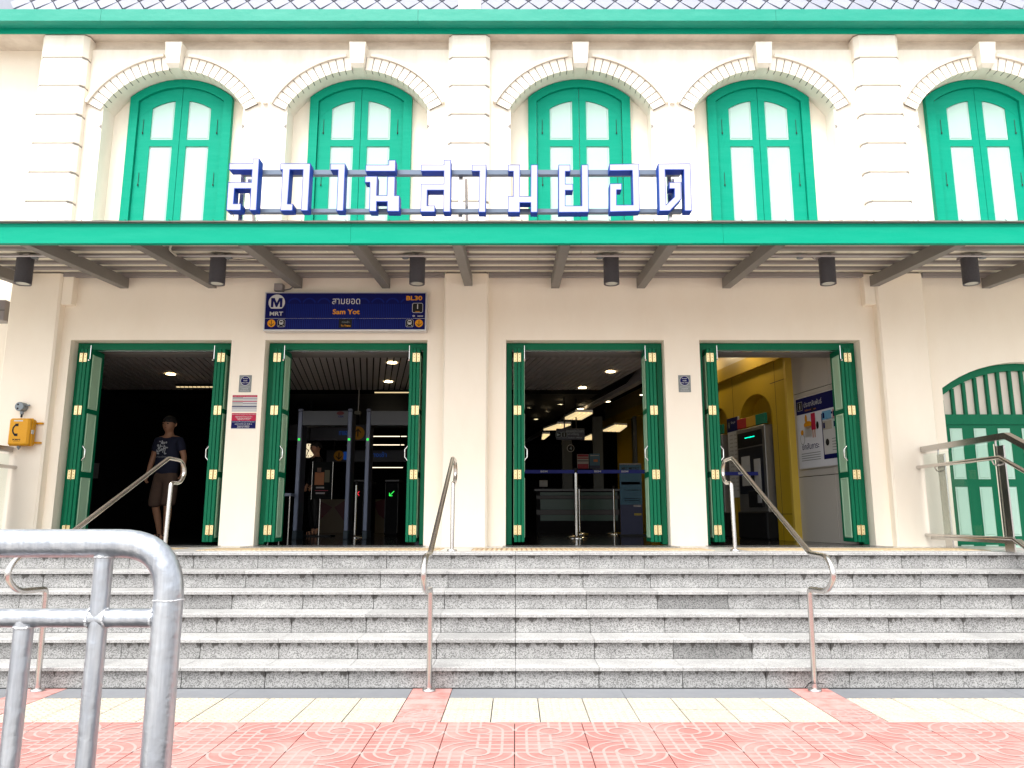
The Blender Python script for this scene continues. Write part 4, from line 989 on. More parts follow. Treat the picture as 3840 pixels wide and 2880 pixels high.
# recessed ceiling lights
def ceiling_light(px, py, label, z=3.395, r=.075, grp='round downlights in the concourse ceiling'):
    x, y = onZ(px, py, z)
    t = empty('ceiling_light', (x, y, z), label, 'ceiling light', grp)
    b = MB(); n = 24
    v = [(x+rr*math.cos(k*6.2832/n), y+rr*math.sin(k*6.2832/n), zz) for rr, zz in ((r*1.18, z-.004), (r, z-.008), (r*.96, z-.003)) for k in range(n)]
    b.add(v, [[q*n+k, q*n+(k+1) % n, (q+1)*n+(k+1) % n, (q+1)*n+k] for q in (0, 1) for k in range(n)], M_ALU); b.build('rim', t)
    b = MB(); b.add([(x+r*.96*math.cos(k*6.2832/n), y+r*.96*math.sin(k*6.2832/n), z-.0035) for k in range(n)], [list(range(n))], M_LIGHT); b.build('diffuser', t)
ceiling_light(640, 1403, 'round ceiling light glowing inside the leftmost doorway')
ceiling_light(1470, 1360, 'upper round ceiling light inside the second doorway')
ceiling_light(1456, 1431, 'lower round ceiling light inside the second doorway')
for px, py, lb in ((2290, 1394, 'largest and highest round ceiling light inside the third doorway'), (2184, 1454, 'second highest round ceiling light inside the third doorway'),
        (2414, 1480, 'round ceiling light by the ochre wall at the right edge of the third doorway'), (2276, 1505, 'round ceiling light between the glass panels and the right edge of the third doorway'),
        (2103, 1514, 'round ceiling light above the left light panels inside the third doorway'), (1984, 1527, 'leftmost round ceiling light inside the third doorway'),
        (2177, 1532, 'round ceiling light just above the nearest square light panel'), (2052, 1543, 'small round ceiling light left of the nearest square light panel'),
        (2010, 1572, 'lowest small round ceiling light at the left of the third doorway')):
    ceiling_light(px, py, lb)
for s_, o_, lb in ((.75, .42, 'round ceiling light close to the ochre wall above the first ticket machine'), (2.4, .42, 'round ceiling light above the second ticket machine')):
    p_ = P0+DV*s_+NV*o_
    t = empty('ceiling_light', (p_.x, p_.y, 3.98), lb, 'ceiling light')
    b = MB(); b.cyl(p_.x, p_.y, 3.955, 4.015, .10, M_ALU, 24); b.build('rim', t)
    b = MB(); b.cyl(p_.x, p_.y, 3.950, 3.953, .085, mat('bright_warm_light', (1, .8, .5), emit=38), 24); b.build('diffuser', t)
def strip_light(xa, xb, py, z, label, teeth=False):
    x0, y = onZ(xa, py, z); x1, _ = onZ(xb, py, z)
    t = empty('strip_light', ((x0+x1)/2, y, z), label, 'strip light')
    MB().box(x0, x1, y-.03, y+.03, z+.012, z+.05, M_DARK).build('tray', t)
    if teeth:
        n = 9; st_ = (x1-x0)/n
        for i in range(n):
            MB().box(x0+i*st_+.012, x0+(i+1)*st_-.012, y-.02, y+.02, z-.004, z+.011, M_PANELL).build('lamp_cell', t)
    else: MB().box(x0, x1, y-.02, y+.02, z-.002, z+.011, M_PANELL).build('diffuser', t)
strip_light(660, 800, 1452, 3.3, 'lit strip light with baffles inside the leftmost doorway', True)
strip_light(1405, 1585, 1473, 3.3, 'lit strip light inside the second doorway at the right', False)
M_DIM = mat('dim_reflection_glow', (1, .85, .6), emit=.8)
for i, (py, a, b_) in enumerate(((1596, 1395, 1526), (1636, 1396, 1524), (1668, 1393, 1515), (1753, 1392, 1510))):
    y = 17.5; x0, z = onY(a, py, y); x1, _ = onY(b_, py, y)
    o = MB().box(x0, x1, y, y+.03, z-.008, z+.006, M_DIM).build('reflection_line')  # no lamp: added glowing bar imitates a bright line of reflected light
    o['label'] = ('highest', 'second', 'third', 'lowest')[i]+' of the thin glowing bars imitating reflections at the right of the second doorway'; o['category'] = 'strip light'
# suspended square light panels
def light_panel(pts, label):
    z = 3.0; q = [onZ(x, y, z) for x, y in pts]
    cx = sum(p_[0] for p_ in q)/4; cy = sum(p_[1] for p_ in q)/4
    t = empty('light_panel', (cx, cy, z), label, 'light panel', 'square light panels over the ticket counter')
    for k in range(4):      # four lit louvre bays with thin dividers
        def L(u, v): a = [q[0][c]*(1-u)+q[1][c]*u for c in (0, 1)]; b2 = [q[3][c]*(1-u)+q[2][c]*u for c in (0, 1)]; return (a[0]*(1-v)+b2[0]*v, a[1]*(1-v)+b2[1]*v)
        u0, u1 = k/4+.02, (k+1)/4-.02
        c4 = [L(u0, 0), L(u1, 0), L(u1, 1), L(u0, 1)]
        b = MB(); b.add([(x, y, z) for x, y in c4]+[(x, y, z+.03) for x, y in c4], [(0, 1, 2, 3), (4, 5, 6, 7), (0, 1, 5, 4), (1, 2, 6, 5), (2, 3, 7, 6), (3, 0, 4, 7)], M_PANELL); b.build('louvre_bay', t)
    c4 = [L(0, 0), L(1, 0), L(1, 1), L(0, 1)]
    b = MB(); b.add([(x, y, z+.031) for x, y in c4]+[(x, y, z+.07) for x, y in c4], [(0, 1, 2, 3), (4, 5, 6, 7), (0, 1, 5, 4), (1, 2, 6, 5), (2, 3, 7, 6), (3, 0, 4, 7)], M_ALU); b.build('housing', t)
light_panel([(2112, 1573), (2182, 1575), (2223, 1552), (2158, 1551)], 'nearest lit square light panel over the ticket counter')
light_panel([(2037, 1614), (2092, 1613), (2141, 1595), (2090, 1595)], 'lit square light panel left of the nearest one, behind the hanging counter sign')
light_panel([(2260, 1618), (2325, 1620), (2352, 1600), (2305, 1598)], 'rightmost lit square light panel over the ticket counter')
light_panel([(2180, 1650), (2225, 1650), (2252, 1636), (2215, 1634)], 'small lit square light panel right of the hanging counter sign')
light_panel([(2031, 1648), (2040, 1649), (2062, 1632), (2034, 1632)], 'small lit square light panel at the far left of the ticket office')

# angled side wall: warm grey panels near the door, ochre arcade with ticket machines beyond it
TW = Matrix.Translation((P0.x, P0.y, 0)) @ Matrix.Rotation(WALLROT, 4, 'Z')
def wthing(name, label=None, cat=None, kind=None, s_=0, off=0, group=None):
    p_ = P0+DV*s_+NV*off
    o = place(name, None, (p_.x, p_.y, LZ), None, label, cat, group, kind); o.rotation_euler.z = WALLROT; return o
# local frame: x along the wall (inwards), y towards the room, z up from the floor
gw = wthing('panelled_side_wall', kind='structure')
zj1, zj2 = onwall(2990, 1477)[1]-LZ, onwall(3010, 1789)[1]-LZ
sj = onwall(3137, 1850)[0]
b = MB(); b.box(-1.32, 0, -.2, -.012, 0, 3.1, M_JOINT); b.local('wall_core', gw)
for a, c in ((-1.32, sj-.003), (sj+.003, -.004)):
    for z0, z1 in ((.0, zj2-.004), (zj2+.004, zj1-.004), (zj1+.004, 3.1)):
        MB().box(a, c, -.012, 0, z0, z1, M_GWALL, .002).local('wall_panel', gw)
yw_ = wthing('ochre_arcade_wall', kind='structure')
# arches: bays along s with machines
s1a, s1b = onwall(2917, 1700)[0], onwall(2795, 1700)[0]        # first machine niche
pitch = onwall(2741, 1700)[0]-s1a if False else (s1b-s1a)+.42
zn = onwall(2860, 1474)[1]-LZ
b = MB(); Y0, Yb = .06, -.14
bays = [(s1a+.0+k*pitch, s1b+k*pitch) for k in range(4)]
b.box(0.0, bays[0][0], -.2, Y0, 0, 2.515, M_YWALL)
for k, (a, c) in enumerate(bays):
    nx = bays[k+1][0] if k < 3 else c+2.2
    b.box(c, nx, -.2, Y0, 0, 2.515, M_YWALL)
    r = (c-a)/2; cxs = (a+c)/2; zc_ = zn-r*.72
    pts = [(cxs+r*math.cos(R(180-i*10)), zc_+r*.72*math.sin(R(180-i*10))) for i in range(19)]
    for (p_, q_) in zip(pts, pts[1:]):
        b.add([(p_[0], Y0, p_[1]), (q_[0], Y0, q_[1]), (q_[0], Y0, 2.515), (p_[0], Y0, 2.515)], [(0, 1, 2, 3)], M_YWALL)
        b.add([(p_[0], Y0, p_[1]), (q_[0], Y0, q_[1]), (q_[0], Yb, q_[1]), (p_[0], Yb, p_[1])], [(0, 1, 2, 3)], M_YWALL)
    b.box(a, c, -.2, Yb, 0, 2.515, M_YWALL)
b.local('arcade', yw_)
MB().box(-.03, 9, -.2, Y0+.07, 2.5151, 2.72, mat('ochre_cornice', (.58, .38, .03), .4)).local('cornice', yw_)
MB().box(0, 9, -.2, .03, 2.602, 3.13, mat('cream_upper_panel', (.66, .52, .26), .35)).local('upper_panel', yw_)
MB().box(-.06, .0, -.2, Y0+.035, 0, 2.515, mat('ochre_corner', (.60, .42, .06), .4), .004).local('corner_trim', yw_)
for x in (bays[0][0]-.14, (bays[0][1]+bays[1][0])/2, (bays[1][1]+bays[2][0])/2):
    MB().box(x-.003, x+.003, Y0-.001, Y0+.0015, 0, 2.515, M_JOINT).local('panel_joint', yw_)
for z in (.36, zn+.08): MB().box(0, bays[0][0], Y0-.001, Y0+.0015, z-.004, z+.004, M_JOINT).local('panel_joint', yw_)
for k, (a, c) in enumerate(bays[:2]):
    t = wthing('ticket_machine', ('ticket vending machine with pinned notices, nearest in the ochre wall', 'second ticket vending machine, further along the ochre wall')[k], 'ticket machine', group='ticket machines in the ochre wall', s_=a)
    w_ = c-a; m = .05
    b = MB(); b.box(m, w_-m, -.12, .16, .0, 1.64, mat('machine_steel', (.24, .23, .22), .35, .7), .01); b.local('cabinet', t)
    b = MB(); b.box(m+.08, w_-m-.05, .1605, .166, 1.36, 1.58, M_BLK); b.local('display_header', t)
    b = MB(); [b.box(m+.30+i*.035, m+.322+i*.035, .1662, .1672, 1.49, 1.502, mat('teal_led', (.0, .8, .45), emit=1.2)) for i in range(9)]; b.local('led_row', t)
    b = MB(); b.box(m+.08, w_-m-.05, .1605, .165, .66, 1.34, mat('machine_dark_front', (.006, .008, .016), .35)); b.local('front_panel', t)
    for (u0, u1, z0, z1) in ((.10, .34, .70, 1.16), (.50, .84, .78, 1.22)):
        b = MB(); b.box(m+.08+(w_-.2)*u0, m+.08+(w_-.2)*u1, .167, .172, z0, z1, mat('notice_paper', (.46, .46, .46), .6)); b.local('pinned_notice', t)
    b = MB(); b.box(m+.10, w_-m-.35, .162, .19, .46, .70, M_BLK, .01); b.box(m+.14, m+.24, .19, .20, .52, .64, M_ALU); b.local('coin_tray', t)
    b = MB(); b.box(m-.01, w_-m+.01, -.05, .20, .0, .40, M_BLK, .02); b.local('plinth', t)
    for i, mm in enumerate((mat('green_header', (.0, .16, .09)), mat('amber_header', (.55, .30, .02)), mat('red_header', (.40, .02, .02)))):
        b = MB(); q = (w_-.1)/3; b.box(m+i*q+.004, m+(i+1)*q-.004, .10, .14, 1.66, 1.81, mm, .004); b.local('header_sign', t)
sI = (bays[0][1]+bays[1][0])/2
t = wthing('fare_notice_board', 'tall fare list board with an i symbol between the two ticket machines', 'notice board', s_=sI, off=Y0)
MB().box(-.19, .19, .001, .03, .62, 1.88, mat('fare_board_white', (.50, .50, .50), .5), .004).local('board', t)
p = MB(); YW = .031
def wt(p, x0, x1, z0, z1, m, y=YW): p.add([(x0, y, z0), (x1, y, z0), (x1, y, z1), (x0, y, z1)], [(0, 1, 2, 3)], m)
FL = Matrix.Rotation(math.pi, 4, 'Z')     # lettering faces the room
wt(p, -.19, .19, 1.66, 1.88, M_NAVY); wt(p, .07, .16, 1.70, 1.84, M_BLK, YW+.001)
p.text('i', -.115, 1.77, .09, -YW-.002, M_WHITE, None, .02, M=FL); p.text('ข้อมูล', .03, 1.80, .05, -YW-.002, M_WHITE, .15, M=FL)
for i in range(15):
    for j in range(2): p.text('16-20-42', -.06+j*.16, 1.60-i*.062, .022, -YW-.001, M_BLK, .11, M=FL)
p.local('print', t)['kind'] = 'stuff'
# information poster on the grey panels
sA, zA_ = onwall(2990, 1497); sB, zB_ = onwall(3166, 1742); sB2, zB2 = onwall(3005, 1763); sC, zC = onwall(3147, 1448)
s0 = (sA+sB2)/2; z1 = zA_-LZ; z0 = zB2-LZ; Wp = 1.15
t = wthing('information_poster', 'framed information poster with a drawn traveller and luggage inside the rightmost doorway', 'poster', s_=s0)
# local x runs away from the viewer along the wall, so the poster spans -Wp..0
MB().box(-Wp, 0, .001, .03, z0, z1, M_ALU, .004).local('frame', t)
p = MB(); y1 = .0305; hh = z1-z0
PWH = mat('poster_white', (.62, .63, .68), .5)
wt(p, -Wp+.015, -.015, z0+.015, z1-.015, PWH, y1); wt(p, -Wp+.015, -.015, z1-.24*hh/1, z1-.015, M_NAVY, y1+.0006)
def wtx(body, xl, zc_, h, m, w=None, yy=y1+.0016, bold=0): p.text(body, -xl, zc_, h, -yy, m, w, bold, M=FL)
wt(p, -.17, -.05, z1-.18, z1-.06, M_WHITE, y1+.001); wt(p, -.165, -.055, z1-.175, z1-.065, M_BLK, y1+.0013)
wtx('i', -.11, z1-.12, .08, M_WHITE, bold=.02); wtx('ประชาสัมพันธ์', -.42, z1-.11, .075, M_WHITE, .42); wtx('Information', -.36, z1-.19, .028, M_AMBER, .26); wtx('BL30', -1.02, z1-.08, .06, M_AMBER, .14, bold=.02)
wt(p, -1.10, -.60, z0+.10, z1-.28, M_NAVY, y1+.0008); wt(p, -1.08, -.62, z0+.16, z1-.31, M_WHITE, y1+.0012)
for cx_, cz_, mm in ((-.72, .60, M_LBLUE), (-.95, .60, M_PINK), (-.72, .47, M_YEL), (-.95, .47, M_MINT)):
    wt(p, cx_-.10, cx_+.10, z0+cz_, z0+cz_+.11, mm, y1+.0016); wt(p, cx_+.05, cx_+.09, z0+cz_+.02, z0+cz_+.09, M_NAVY, y1+.002)
wtx('โครงการรถไฟฟ้า', -.85, z1-.36, .03, M_BLK, .28)
for i in range(5): wt(p, -1.04, -.80, z0+.34-i*.035, z0+.35-i*.035, M_GREYP, y1+.0016)
v = [(-.70+.04*math.cos(k*.5236), y1+.0018, z0+.31+.045*math.sin(k*.5236)) for k in range(12)]; p.add(v, [list(range(12))], M_BLK)
# drawn traveller with a bag trolley
def blob(cx_, cz_, a, b2, m, y=y1+.002): p.add([(cx_+a*math.cos(k*.393), y, z0+cz_+b2*math.sin(k*.393)) for k in range(16)], [list(range(16))], m)
wt(p, -.46, -.36, z0+.50, z0+.72, M_CRIM, y1+.0022); blob(-.41, .77, .028, .035, M_BLK); wt(p, -.445, -.42, z0+.40, z0+.50, M_SKIN, y1+.0021); wt(p, -.40, -.375, z0+.40, z0+.50, M_SKIN, y1+.0021)
wt(p, -.36, -.20, z0+.42, z0+.56, M_ALU, y1+.002); blob(-.28, .58, .10, .05, M_AMBER); blob(-.24, .66, .03, .06, M_AMBER); blob(-.50, .55, .03, .05, M_BLK)
blob(-.13, .40, .055, .075, M_GREYP); blob(-.13, .40, .047, .066, PWH, y1+.0024); blob(-.13, .49, .035, .035, M_AMBER, y1+.0026)
wtx('ยกสัมภาระ', -.31, z0+.30, .085, M_NAVY, .40, bold=.01)
for i in range(4): wt(p, -.53, -.08, z0+.20-i*.03, z0+.21-i*.03, M_GREYP, y1+.0016)
p.local('print', t)

# queue posts and belts ------------------------------------------------------
def stanchion(px, Y, label, h=1.0, r=.025):
    x = onY(px, 2000, Y)[0]
    t = empty('queue_post', (x, Y, LZ), label, 'queue post', 'chrome queue posts in the concourse')
    b = MB(); b.tube([(x, Y, LZ+.03), (x, Y, LZ+h-.07)], r, M_CHROME, 16); b.build('pole', t)
    b = MB(); b.tube([(x, Y, LZ+h-.07), (x, Y, LZ+h)], r*1.25, M_BLK, 16); b.build('belt_head', t)
    b = MB(); b.tube([(x, Y, LZ+.001), (x, Y, LZ+.012), (x, Y, LZ+.03), (x, Y, LZ+.05)], [.165, .165, .12, .03], M_CHROME, 28); b.build('base', t)
    return x
sxA = stanchion(2162, 11.6, 'large chrome queue post in the middle of the third doorway', 1.06, .032)
stanchion(2174, 14.2, 'thin chrome queue post just right of the large one, in front of the counter', .90, .02)
stanchion(2304, 14.2, 'thin chrome queue post in front of the right end of the counter', .90, .02)
sxD = stanchion(2926, 11.0, 'chrome queue post in the rightmost doorway beside the ochre wall', 1.02, .03)
stanchion(1330, 11.9, 'chrome queue post between the two metal detector gates', .88, .022)
def belt(x0, x1, Y, z, label, marks):
    t = empty('queue_belt', ((x0+x1)/2, Y, z), label, 'belt', 'navy queue belts')
    MB().box(x0, x1, Y-.001, Y+.001, z-.026, z+.026, mat('navy_belt', (.004, .012, .20), .6)).build('strap', t)
    p = MB()
    for px in marks: p.text('BEM', onY(px, 1769, Y)[0], z+.003, .028, Y-.0022, M_WHITE, .105, .02)
    p.build('print', t)
belt(onY(1960, 1769, 11.6)[0], onY(2440, 1769, 11.6)[0], 11.57, onY(2162, 1769, 11.6)[1], 'navy queue belt printed BEM across the third doorway', (2040, 2241, 2343))
belt(onY(2700, 1775, 11.0)[0], sxD, 11.0, onY(2800, 1776, 11.0)[1], 'navy queue belt printed BEM across the left of the rightmost doorway', (2782, 2879))

# ticket counter --------------------------------------------------------------
YC = 15.4
cl, ct = onY(2012, 1985, YC)[0], onY(2100, 1832, YC)[1]; cr = onY(2325, 1900, YC)[0]
t = empty('ticket_counter', ((cl+cr)/2, YC, LZ), 'long ticket counter with dark green glass bands behind the queue posts', 'counter')
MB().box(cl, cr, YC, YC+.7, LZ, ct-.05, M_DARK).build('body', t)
MB().box(cl-.04, cr+.04, YC-.05, YC+.75, ct-.05, ct-.01, mat('counter_top_steel', (.05, .05, .05), .3, .5)).build('counter_top', t)
CG = mat('dark_green_glass', (.006, .042, .026), .3)
for a, c in ((1846, 1858), (1872, 1911), (1931, 1953)):
    MB().box(cl+.08, cr-.05, YC-.02, YC-.001, onY(2100, c, YC)[1], onY(2100, a, YC)[1], CG).build('glass_band', t)
for a, c in ((1859, 1870), (1912, 1930)):
    MB().box(cl, cr-.02, YC-.012, YC-.001, onY(2100, c, YC)[1], onY(2100, a, YC)[1], mat('bronze_band', (.014, .010, .008), .35)).build('trim_band', t)
x, z = onY(2038, 1814, YC+.3)
t = empty('counter_monitor', (x, YC+.3, ct-.01), 'grey back of a monitor standing at the left of the ticket counter', 'monitor')
MB().box(x-.085, x+.085, YC+.28, YC+.31, z-.06, z+.07, mat('monitor_grey', (.30, .31, .32), .5), .004).build('screen', t); MB().box(x-.02, x+.02, YC+.29, YC+.31, ct-.01, z-.06, M_BLK).build('stand', t)
def sheet(px0, px1, py0, py1, Y, name, label, mats, cat='notice'):
    x0, z1 = onY(px0, py0, Y); x1, z0 = onY(px1, py1, Y)
    t = empty(name, ((x0+x1)/2, Y, z0), label, cat)
    MB().box(x0, x1, Y, Y+.006, z0, z1, mats[0]).build('sheet', t)
    p = MB()
    for (u0, u1, v0, v1, m) in mats[1]: rect(p, x0+(x1-x0)*u0, x0+(x1-x0)*u1, z0+(z1-z0)*v0, z0+(z1-z0)*v1, Y-.001, m)
    p.build('print', t); return t, x0, x1, z0, z1
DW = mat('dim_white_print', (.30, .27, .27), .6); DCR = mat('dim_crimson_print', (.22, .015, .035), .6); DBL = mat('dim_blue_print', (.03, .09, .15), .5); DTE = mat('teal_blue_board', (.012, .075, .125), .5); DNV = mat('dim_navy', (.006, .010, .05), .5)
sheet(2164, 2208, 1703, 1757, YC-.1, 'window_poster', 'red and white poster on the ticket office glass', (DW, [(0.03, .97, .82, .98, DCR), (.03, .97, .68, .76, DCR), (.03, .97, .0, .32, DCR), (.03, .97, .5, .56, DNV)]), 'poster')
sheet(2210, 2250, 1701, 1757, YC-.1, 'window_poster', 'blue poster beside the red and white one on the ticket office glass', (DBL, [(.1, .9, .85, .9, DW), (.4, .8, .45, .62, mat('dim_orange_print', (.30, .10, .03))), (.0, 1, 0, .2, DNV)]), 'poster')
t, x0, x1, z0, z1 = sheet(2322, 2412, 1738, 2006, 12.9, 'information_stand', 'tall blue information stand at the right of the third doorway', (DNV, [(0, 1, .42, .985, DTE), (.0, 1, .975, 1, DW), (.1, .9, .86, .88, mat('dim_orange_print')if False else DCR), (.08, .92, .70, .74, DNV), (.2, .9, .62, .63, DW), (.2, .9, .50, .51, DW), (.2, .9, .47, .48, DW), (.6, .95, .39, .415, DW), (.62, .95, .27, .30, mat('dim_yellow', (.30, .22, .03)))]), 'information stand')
MB().box(x0-.03, x1+.03, 12.8, 13.1, LZ, LZ+.03, M_BLK).build('base', t); MB().box(x0, x1, 12.906, 12.95, LZ+.03, z0+.02, M_BLK).build('support', t)
p = MB(); p.text('MRT METRO', (x0+x1)/2, z0+(z1-z0)*.93, .05, 12.896, M_BLK, .3, .02); p.build('lettering', t)
# hanging signs
def hanging(px0, px1, py0, py1, Y, label, fn):
    x0, z1 = onY(px0, py0, Y); x1, z0 = onY(px1, py1, Y)
    t = empty('hanging_sign', ((x0+x1)/2, Y, z0), label, 'sign')
    MB().box(x0, x1, Y, Y+.08, z0, z1, mat('dark_sign_case', (.008, .009, .022), .35), .004).build('case', t)
    for x in (x0+.15, x1-.15): b = MB(); b.tube([(x, Y+.04, z1), (x, Y+.04, 3.4)], .012, M_BLK, 8); b.build('hanger', t)
    p = MB(); fn(p, Y-.002); p.build('lettering', t)
LTX = mat('lit_sign_text', (.16, .20, .22), emit=.012); AMB = mat('lit_amber', (.30, .13, .008), emit=.03); BLU = mat('lit_blue_text', (.01, .07, .35), emit=.12)
def s_counter(p, y):
    for px in (2094, 2116): x, z = onY(px, 1630, y); rsq(p, x, z, .10, .10, y, LTX, .012); rsq(p, x, z, .09, .09, y-.001, M_BLK, .01)
    x, z = onY(2094, 1630, y); p.add([(x-.03, y-.002, z-.03), (x+.035, y-.002, z), (x-.03, y-.002, z+.03)], [(0, 1, 2)], LTX)
    p.text('i', *onY(2116, 1630, y), .065, y-.002, LTX, None, .02)
    p.text('ห้องออกบัตรโดยสาร', *onY(2157, 1616, y), .055, y, LTX, .32); p.text('และเหรียญ', *onY(2148, 1628, y), .05, y, LTX, .22); p.text('Ticket office', *onY(2155, 1641, y), .026, y, LTX, .26)
hanging(2086, 2193, 1607, 1649, 13.6, 'dark hanging counter sign with an i symbol in the third doorway', s_counter)
def arrow(p, px, py, y, up):
    x, z = onY(px, py, y); s_ = 1 if up else -1
    p.disc(x, z, .13 if up else .11, y, AMB, 24); p.add([(x-.012, y-.001, z-.07*s_), (x+.012, y-.001, z-.07*s_), (x+.012, y-.001, z+.06*s_), (x-.012, y-.001, z+.06*s_)], [(0, 1, 2, 3)], M_BLK)
    for q in (-1, 1): p.add([(x, y-.001, z+.09*s_), (x, y-.001, z+.06*s_), (x+q*.055, y-.001, z), (x+q*.065, y-.001, z+.016*s_)], [(0, 1, 2, 3)], M_BLK)
def s_up(p, y): arrow(p, 1342, 1624, y, True); p.text('ทางออก', *onY(1296, 1624, y), .08, y, BLU, .25)
def s_dn(p, y):
    arrow(p, 1271, 1709, y, False); p.text('ทางเข้า', *onY(1418, 1704, y), .11, y, BLU, .36)
    x, z = onY(1296, 1709, y); rsq(p, x, z, .10, .17, y, BLU, .01)
hanging(1085, 1372, 1592, 1652, 14.5, 'dark hanging sign with an amber up arrow behind the metal detectors', s_up)
hanging(1225, 1525, 1688, 1732, 16.0, 'lower dark hanging sign with an amber down arrow and blue Thai lettering', s_dn)
x, z = onY(2140, 1681, YC-.12); t = empty('counter_number', (x, YC-.12, z), 'round number 4 sign hanging over the ticket counter', 'sign')
b = MB(); b.tube([(x, YC-.12, z), (x, YC-.10, z)], .075, M_BLK, 28); b.build('disc', t)
p = MB(); p.disc(x, z, .075, YC-.1215, mat('dim_ring', (.35, .35, .35)), 28, r0=.066); p.text('4', x, z, .075, YC-.122, mat('dim_ring'), None, .01) if False else p.text('4', x, z, .075, YC-.122, LTX, None, .01); p.build('numeral', t)
b = MB(); b.tube([(x, YC-.11, z+.075), (x, YC-.11, 3.4)], .005, M_BLK, 6); b.build('cord', t)
# glass front of the ticket office with dark columns
for px in (2127, 2243, 2395):
    x = onY(px, 1700, YC+1.2)[0]; o = MB().box(x-.11, x+.11, YC+1.2, YC+1.42, LZ, 3.4, mat('office_column', (.03, .034, .028), .4)).build('office_column')
    o['label'] = {2127: 'dark column at the left of the ticket office, behind the number 4 sign', 2243: 'dark column in the middle of the ticket office behind the posters', 2395: 'dark column at the right of the ticket office beside the ochre wall'}[px]; o['category'] = 'column'

# metal detector gates ---------------------------------------------------------
def gate(pl, pr, Y, label, ztop):
    xl, xr = onY(pl, 1700, Y)[0], onY(pr, 1700, Y)[0]
    t = empty('metal_detector', ((xl+xr)/2, Y, LZ), label, 'metal detector', 'walk through metal detectors')
    for x in (xl, xr):
        MB().box(x-.028, x+.028, Y, Y+.05, LZ+.12, ztop, mat('gate_edge', (.17, .20, .30), .4), .006).build('post_edge', t)
        MB().box(x-.022, x+.022, Y+.051, Y+.34, LZ+.12, ztop-.01, mat('gate_side', (.035, .04, .06), .5), .006).build('side_panel', t)
        MB().box(x-.034, x+.034, Y-.006, Y+.35, LZ, LZ+.119, mat('gate_foot', (.02, .035, .05), .5), .006).build('foot', t)
        MB().box(x-.033, x+.033, Y-.004, Y+.055, ztop+.001, ztop+.05, mat('gate_edge'.replace('edge', 'cap'), (.13, .15, .22), .5), .008).build('cap', t)
        x2, z = x, onY(0, 1648, Y)[1]; b = MB(); b.box(x2-.016, x2+.016, Y-.004, Y-.0005, z-.016, z+.016, M_LED_G); b.build('status_light', t)
    MB().box(xl+.03, xr-.03, Y+.012, Y+.33, ztop-.20, ztop+.02, mat('gate_beam', (.10, .11, .125), .5), .006).build('crossbeam', t)
    return xl, xr
Yg = 11.2; zt_g = onY(1300, 1545, Yg)[1]
xl, xr = gate(1119, 1307, Yg, 'left walk through metal detector with an oval emblem on its beam', zt_g)
p = MB(); x, z = onY(1276, 1549, Yg); p.add([(x+.055*math.cos(k*.3927), Yg+.010, z+.03*math.sin(k*.3927)) for k in range(16)], [list(range(16))], mat('dim_maroon', (.10, .015, .02)))
p.text('CEIA', x+.01, z-.05, .028, Yg+.010, M_NAVYL, .08, .02); o = p.build('emblem', bpy.data.objects['metal_detector'])
gate(1377, 1570, Yg, 'right walk through metal detector, partly hidden by the folded door', zt_g)
# clock, poster stand, gates behind
x, z = onY(1157, 1690, 14.1); t = empty('wall_clock', (x, 14.1, z-.13), 'round lit station clock behind the guard inside the second doorway', 'clock')
b = MB(); b.tube([(x, 14.1, z), (x, 14.16, z)], .145, M_BLK, 32); b.build('case', t); b = MB(); b.disc(x, z, .132, 14.097, M_CLK, 36); b.build('dial', t)
b = MB()
for k in range(12):
    a = R(k*30); l = .03 if k % 3 else .04; c_, s_ = math.cos(a), math.sin(a); w_ = .006
    b.add([(x+c_*(.125-l)-s_*w_, 14.094, z+s_*(.125-l)+c_*w_), (x+c_*.125-s_*w_, 14.094, z+s_*.125+c_*w_), (x+c_*.125+s_*w_, 14.094, z+s_*.125-c_*w_), (x+c_*(.125-l)+s_*w_, 14.094, z+s_*(.125-l)-c_*w_)], [(0, 1, 2, 3)], M_BLK)
b.build('hour_marks', t)
for a, l in ((135, .085), (252, .115)):
    b = MB(); c_, s_ = math.cos(R(a)), math.sin(R(a)); w_ = .007
    b.add([(x-c_*.02-s_*w_, 14.092, z-s_*.02+c_*w_), (x+c_*l-s_*w_, 14.092, z+s_*l+c_*w_), (x+c_*l+s_*w_, 14.092, z+s_*l-c_*w_), (x-c_*.02+s_*w_, 14.092, z-s_*.02-c_*w_)], [(0, 1, 2, 3)], M_BLK); b.build('hand', t)
b = MB(); b.tube([(x, 14.13, z+.14), (x, 14.13, 3.4)], .012, M_BLK, 8); b.build('hanger', t)
t, x0, x1, z0, z1 = sheet(1174, 1244, 1732, 1872, 12.6, 'poster_stand', 'dark framed poster stand showing an orange shirt, behind the left metal detector', (mat('poster_dark', (.005, .006, .006), .6, spec=.08), [(.12, .58, .38, .72, mat('poster_orange', (.38, .13, .045))), (.22, .42, .70, .84, mat('poster_brown', (.12, .06, .04))), (.6, .85, .45, .78, mat('poster_olive', (.10, .09, .05))), (.2, .6, .29, .33, DW), (.15, .8, .22, .24, DCR), (.2, .65, .14, .18, DW)]), 'poster stand')
for x in (x0, x1): b = MB(); b.tube([(x, 12.59, z0), (x, 12.59, z1)], .008, M_STEELD, 8); b.build('frame_bar', t)
b = MB(); b.tube([((x0+x1)/2, 12.515, LZ+.02), ((x0+x1)/2, 12.515, z0)], .014, M_STEEL, 10); b.build('leg', t); MB().box((x0+x1)/2-.2, (x0+x1)/2+.2, 12.5, 12.8, LZ, LZ+.02, M_BLK).build('base', t)
Ym = 15.6
mu = empty('mural_wall', (onY(1350, 1900, Ym)[0], Ym, LZ), 'low wall with dark red and tan geometric shapes behind the ticket gates', 'wall')
a0, zt_ = onY(1170, 1872, Ym); a1, _ = onY(1560, 1872, Ym)
